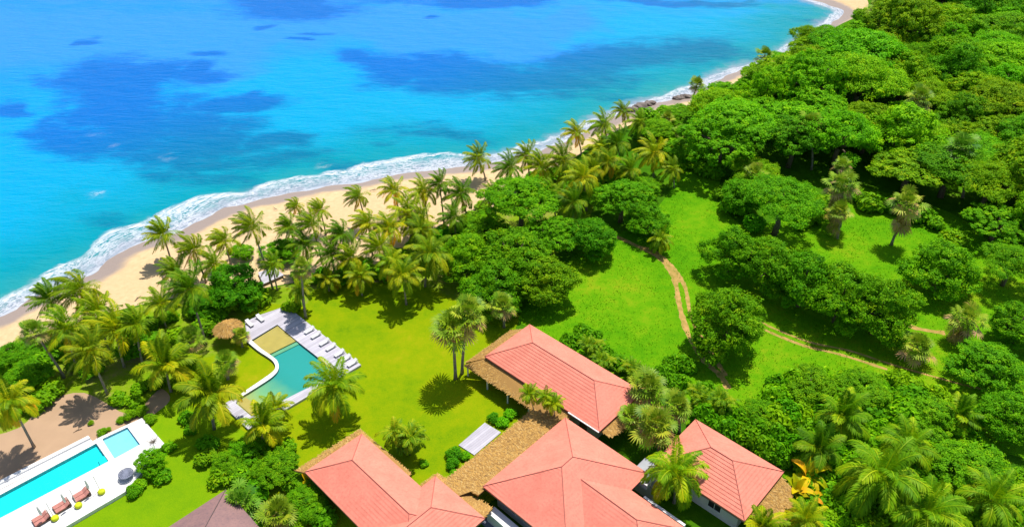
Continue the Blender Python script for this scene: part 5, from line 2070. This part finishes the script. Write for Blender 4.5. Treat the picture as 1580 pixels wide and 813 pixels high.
for i, (x, y) in enumerate(FE):
    shrub(x, y, rr.uniform(14, 26), f'low shrub along the forest edge facing the meadow, {ordn(i)} counted from the sea', 'shrubs along the forest edge', 's', (rr.uniform(.7, 1.2), 1, 1), 1.1, i)
BK = [(1085, 640), (1120, 660), (1150, 672), (1180, 690), (1205, 700), (1225, 690), (1245, 700), (1140, 645), (1165, 660), (1200, 672), (1230, 660), (1215, 640), (1185, 640)]
for i, (x, y) in enumerate(BK):
    shrub(x, y, rr.uniform(18, 28), f'tall leafy shrub behind the square villa, {ordn(i)} along its back eave', 'shrubs behind the square villa', 'l', (rr.uniform(.6, 1.05), .95, 1), 1.7, i)
# scrub along the shore between reef rocks and meadow
SS = [(1000, 178), (1025, 172), (1040, 190), (1075, 178), (1085, 200), (1020, 215), (1045, 255), (1030, 240), (1090, 150), (1065, 255), (990, 205), (1075, 225)]
for i, (x, y) in enumerate(SS):
    shrub(x, y, rr.uniform(13, 20), f'bright shore shrub near the leaning fan palm, {ordn(i)} from the reef rocks', 'shore shrubs', 's', (1.2, 1.12, 1), 1.0, i)
# driftwood and fallen fronds on the sand
for i, (x, y, a, L, lb) in enumerate([(577, 294, .3, 1.6, 'grey driftwood stick on open sand near the wet line, nearest the golden palm'), (213, 461, 1.2, 1.3, 'short driftwood stick on the dry sand right of the left grove'), (425, 322, 2.4, 1.2, 'small driftwood stick in the middle of the open sand'),
                                      (330, 366, .8, 1.8, 'long driftwood branch on the sand above the smaller beach palm'), (660, 280, .1, 1.1, 'driftwood stick on narrow sand above the slim bare trunked palm'), (120, 665, .6, 1.0, 'fallen stick on the sand yard beside the lap pool')]):
    m = MB()
    d = Vector((math.cos(a), math.sin(a), 0))
    q = Vector((-d.y, d.x, 0))
    m.tube([-d * L / 2, q * .1 + Vector((0, 0, .06)), d * L / 2 + Vector((0, 0, .05))], [.05, .07, .03], 6)
    m.tube([q * .08, q * .45 + d * .3 + Vector((0, 0, .12))], [.04, .015], 5)
    o = m.build('driftwood', M['bark'])
    o.location = P(x, y, 0) + Vector((0, 0, .05))
    tag(o, lb, 'driftwood', 'sticks on the sand')
# bare twig bush on the terrace corner
t = thing('twig_bush', 'pale bare twig bush on the corner of the white terrace', 'shrub', P(237, 682, TZ))
m = MB()
for k in range(34):
    a = rr.random() * 6.28
    e = rr.uniform(.4, 1.3)
    L = rr.uniform(.5, 1.0)
    p1 = Vector((math.cos(a) * math.cos(e), math.sin(a) * math.cos(e), math.sin(e))) * L * .5
    p2 = p1 + Vector((math.cos(a + rr.uniform(-.8, .8)) * .7, math.sin(a + rr.uniform(-.8, .8)) * .7, .5)) * L * .6
    m.tube([(0, 0, 0), p1, p2], [.025, .018, .008], 5)
m.build('twigs', M['palm_trunk'], t)

# rough grass: tufts over the meadow, thinner on the tracks
def in_poly(x, y, poly):
    c = np.zeros(len(x), bool)
    j = len(poly) - 1
    for i in range(len(poly)):
        xi, yi = poly[i]
        xj, yj = poly[j]
        m = ((yi > y) != (yj > y)) & (x < (xj - xi) * (y - yi) / (yj - yi + 1e-12) + xi)
        c ^= m
        j = i
    return c


mp_ = [tuple(p.xy) for p in smooth_line(gpts(MEADOW), 5, True)]
r = np.random.default_rng(77)
ax, ay = np.array(mp_).min(0), np.array(mp_).max(0)
n = 150000
gx, gy = r.uniform(ax[0], ay[0], n), r.uniform(ax[1], ay[1], n)
dens = .5 + .5 * fbm(gx, gy, 9, .35)
keep = in_poly(gx, gy, mp_) & (r.random(n) < dens * .6 + .03)
trk = np.array([tuple(p.xy) for t_ in TRACKS for p in smooth_line(gpts(t_), 6)])
near_t = np.ones(n, bool)
for k0 in range(0, len(trk), 40):
    c_ = trk[k0:k0 + 40]
    near_t &= (((gx[:, None] - c_[None, :, 0]) ** 2 + (gy[:, None] - c_[None, :, 1]) ** 2).min(1) > r.uniform(.05, .5, n) ** 2)
keep &= near_t
gx, gy = gx[keep], gy[keep]
n = len(gx)
az = r.random(n) * 6.28
hh = r.uniform(.06, .17, n)
ww = r.uniform(.03, .07, n)
dx, dy = np.cos(az), np.sin(az)
b = np.stack([gx, gy, np.full(n, .03)], 1)
sdv = np.stack([dx, dy, np.zeros(n)], 1) * ww[:, None]
ln = np.stack([-dy, dx, np.zeros(n)], 1) * r.uniform(-.7, .7, n)[:, None] * hh[:, None]
tp_ = b + ln + np.stack([np.zeros(n), np.zeros(n), hh], 1)
Q = np.stack([b - sdv, b + sdv, tp_ + sdv * .3, tp_ - sdv * .3], 1)
M['tuft'] = leaf_mat('grass_tuft', [(0.0, (0.07, 0.22, 0.001)), (0.5, (0.11, 0.29, 0.001)), (0.85, (0.18, 0.33, 0.002)), (1.0, (0.30, 0.34, 0.02))], trans=.35, rough=.8, spec=.05)
tn = np.clip(.55 + .22 * fbm(gx, gy, 12, .12) + r.normal(0, .12, n), .15, 1)
go = obj('rough_grass', quad_mesh('rough_grass', Q, tn, M['tuft']))
tag(go, 'rough tufted green grass growing over the open meadow', 'grass', kind='stuff')
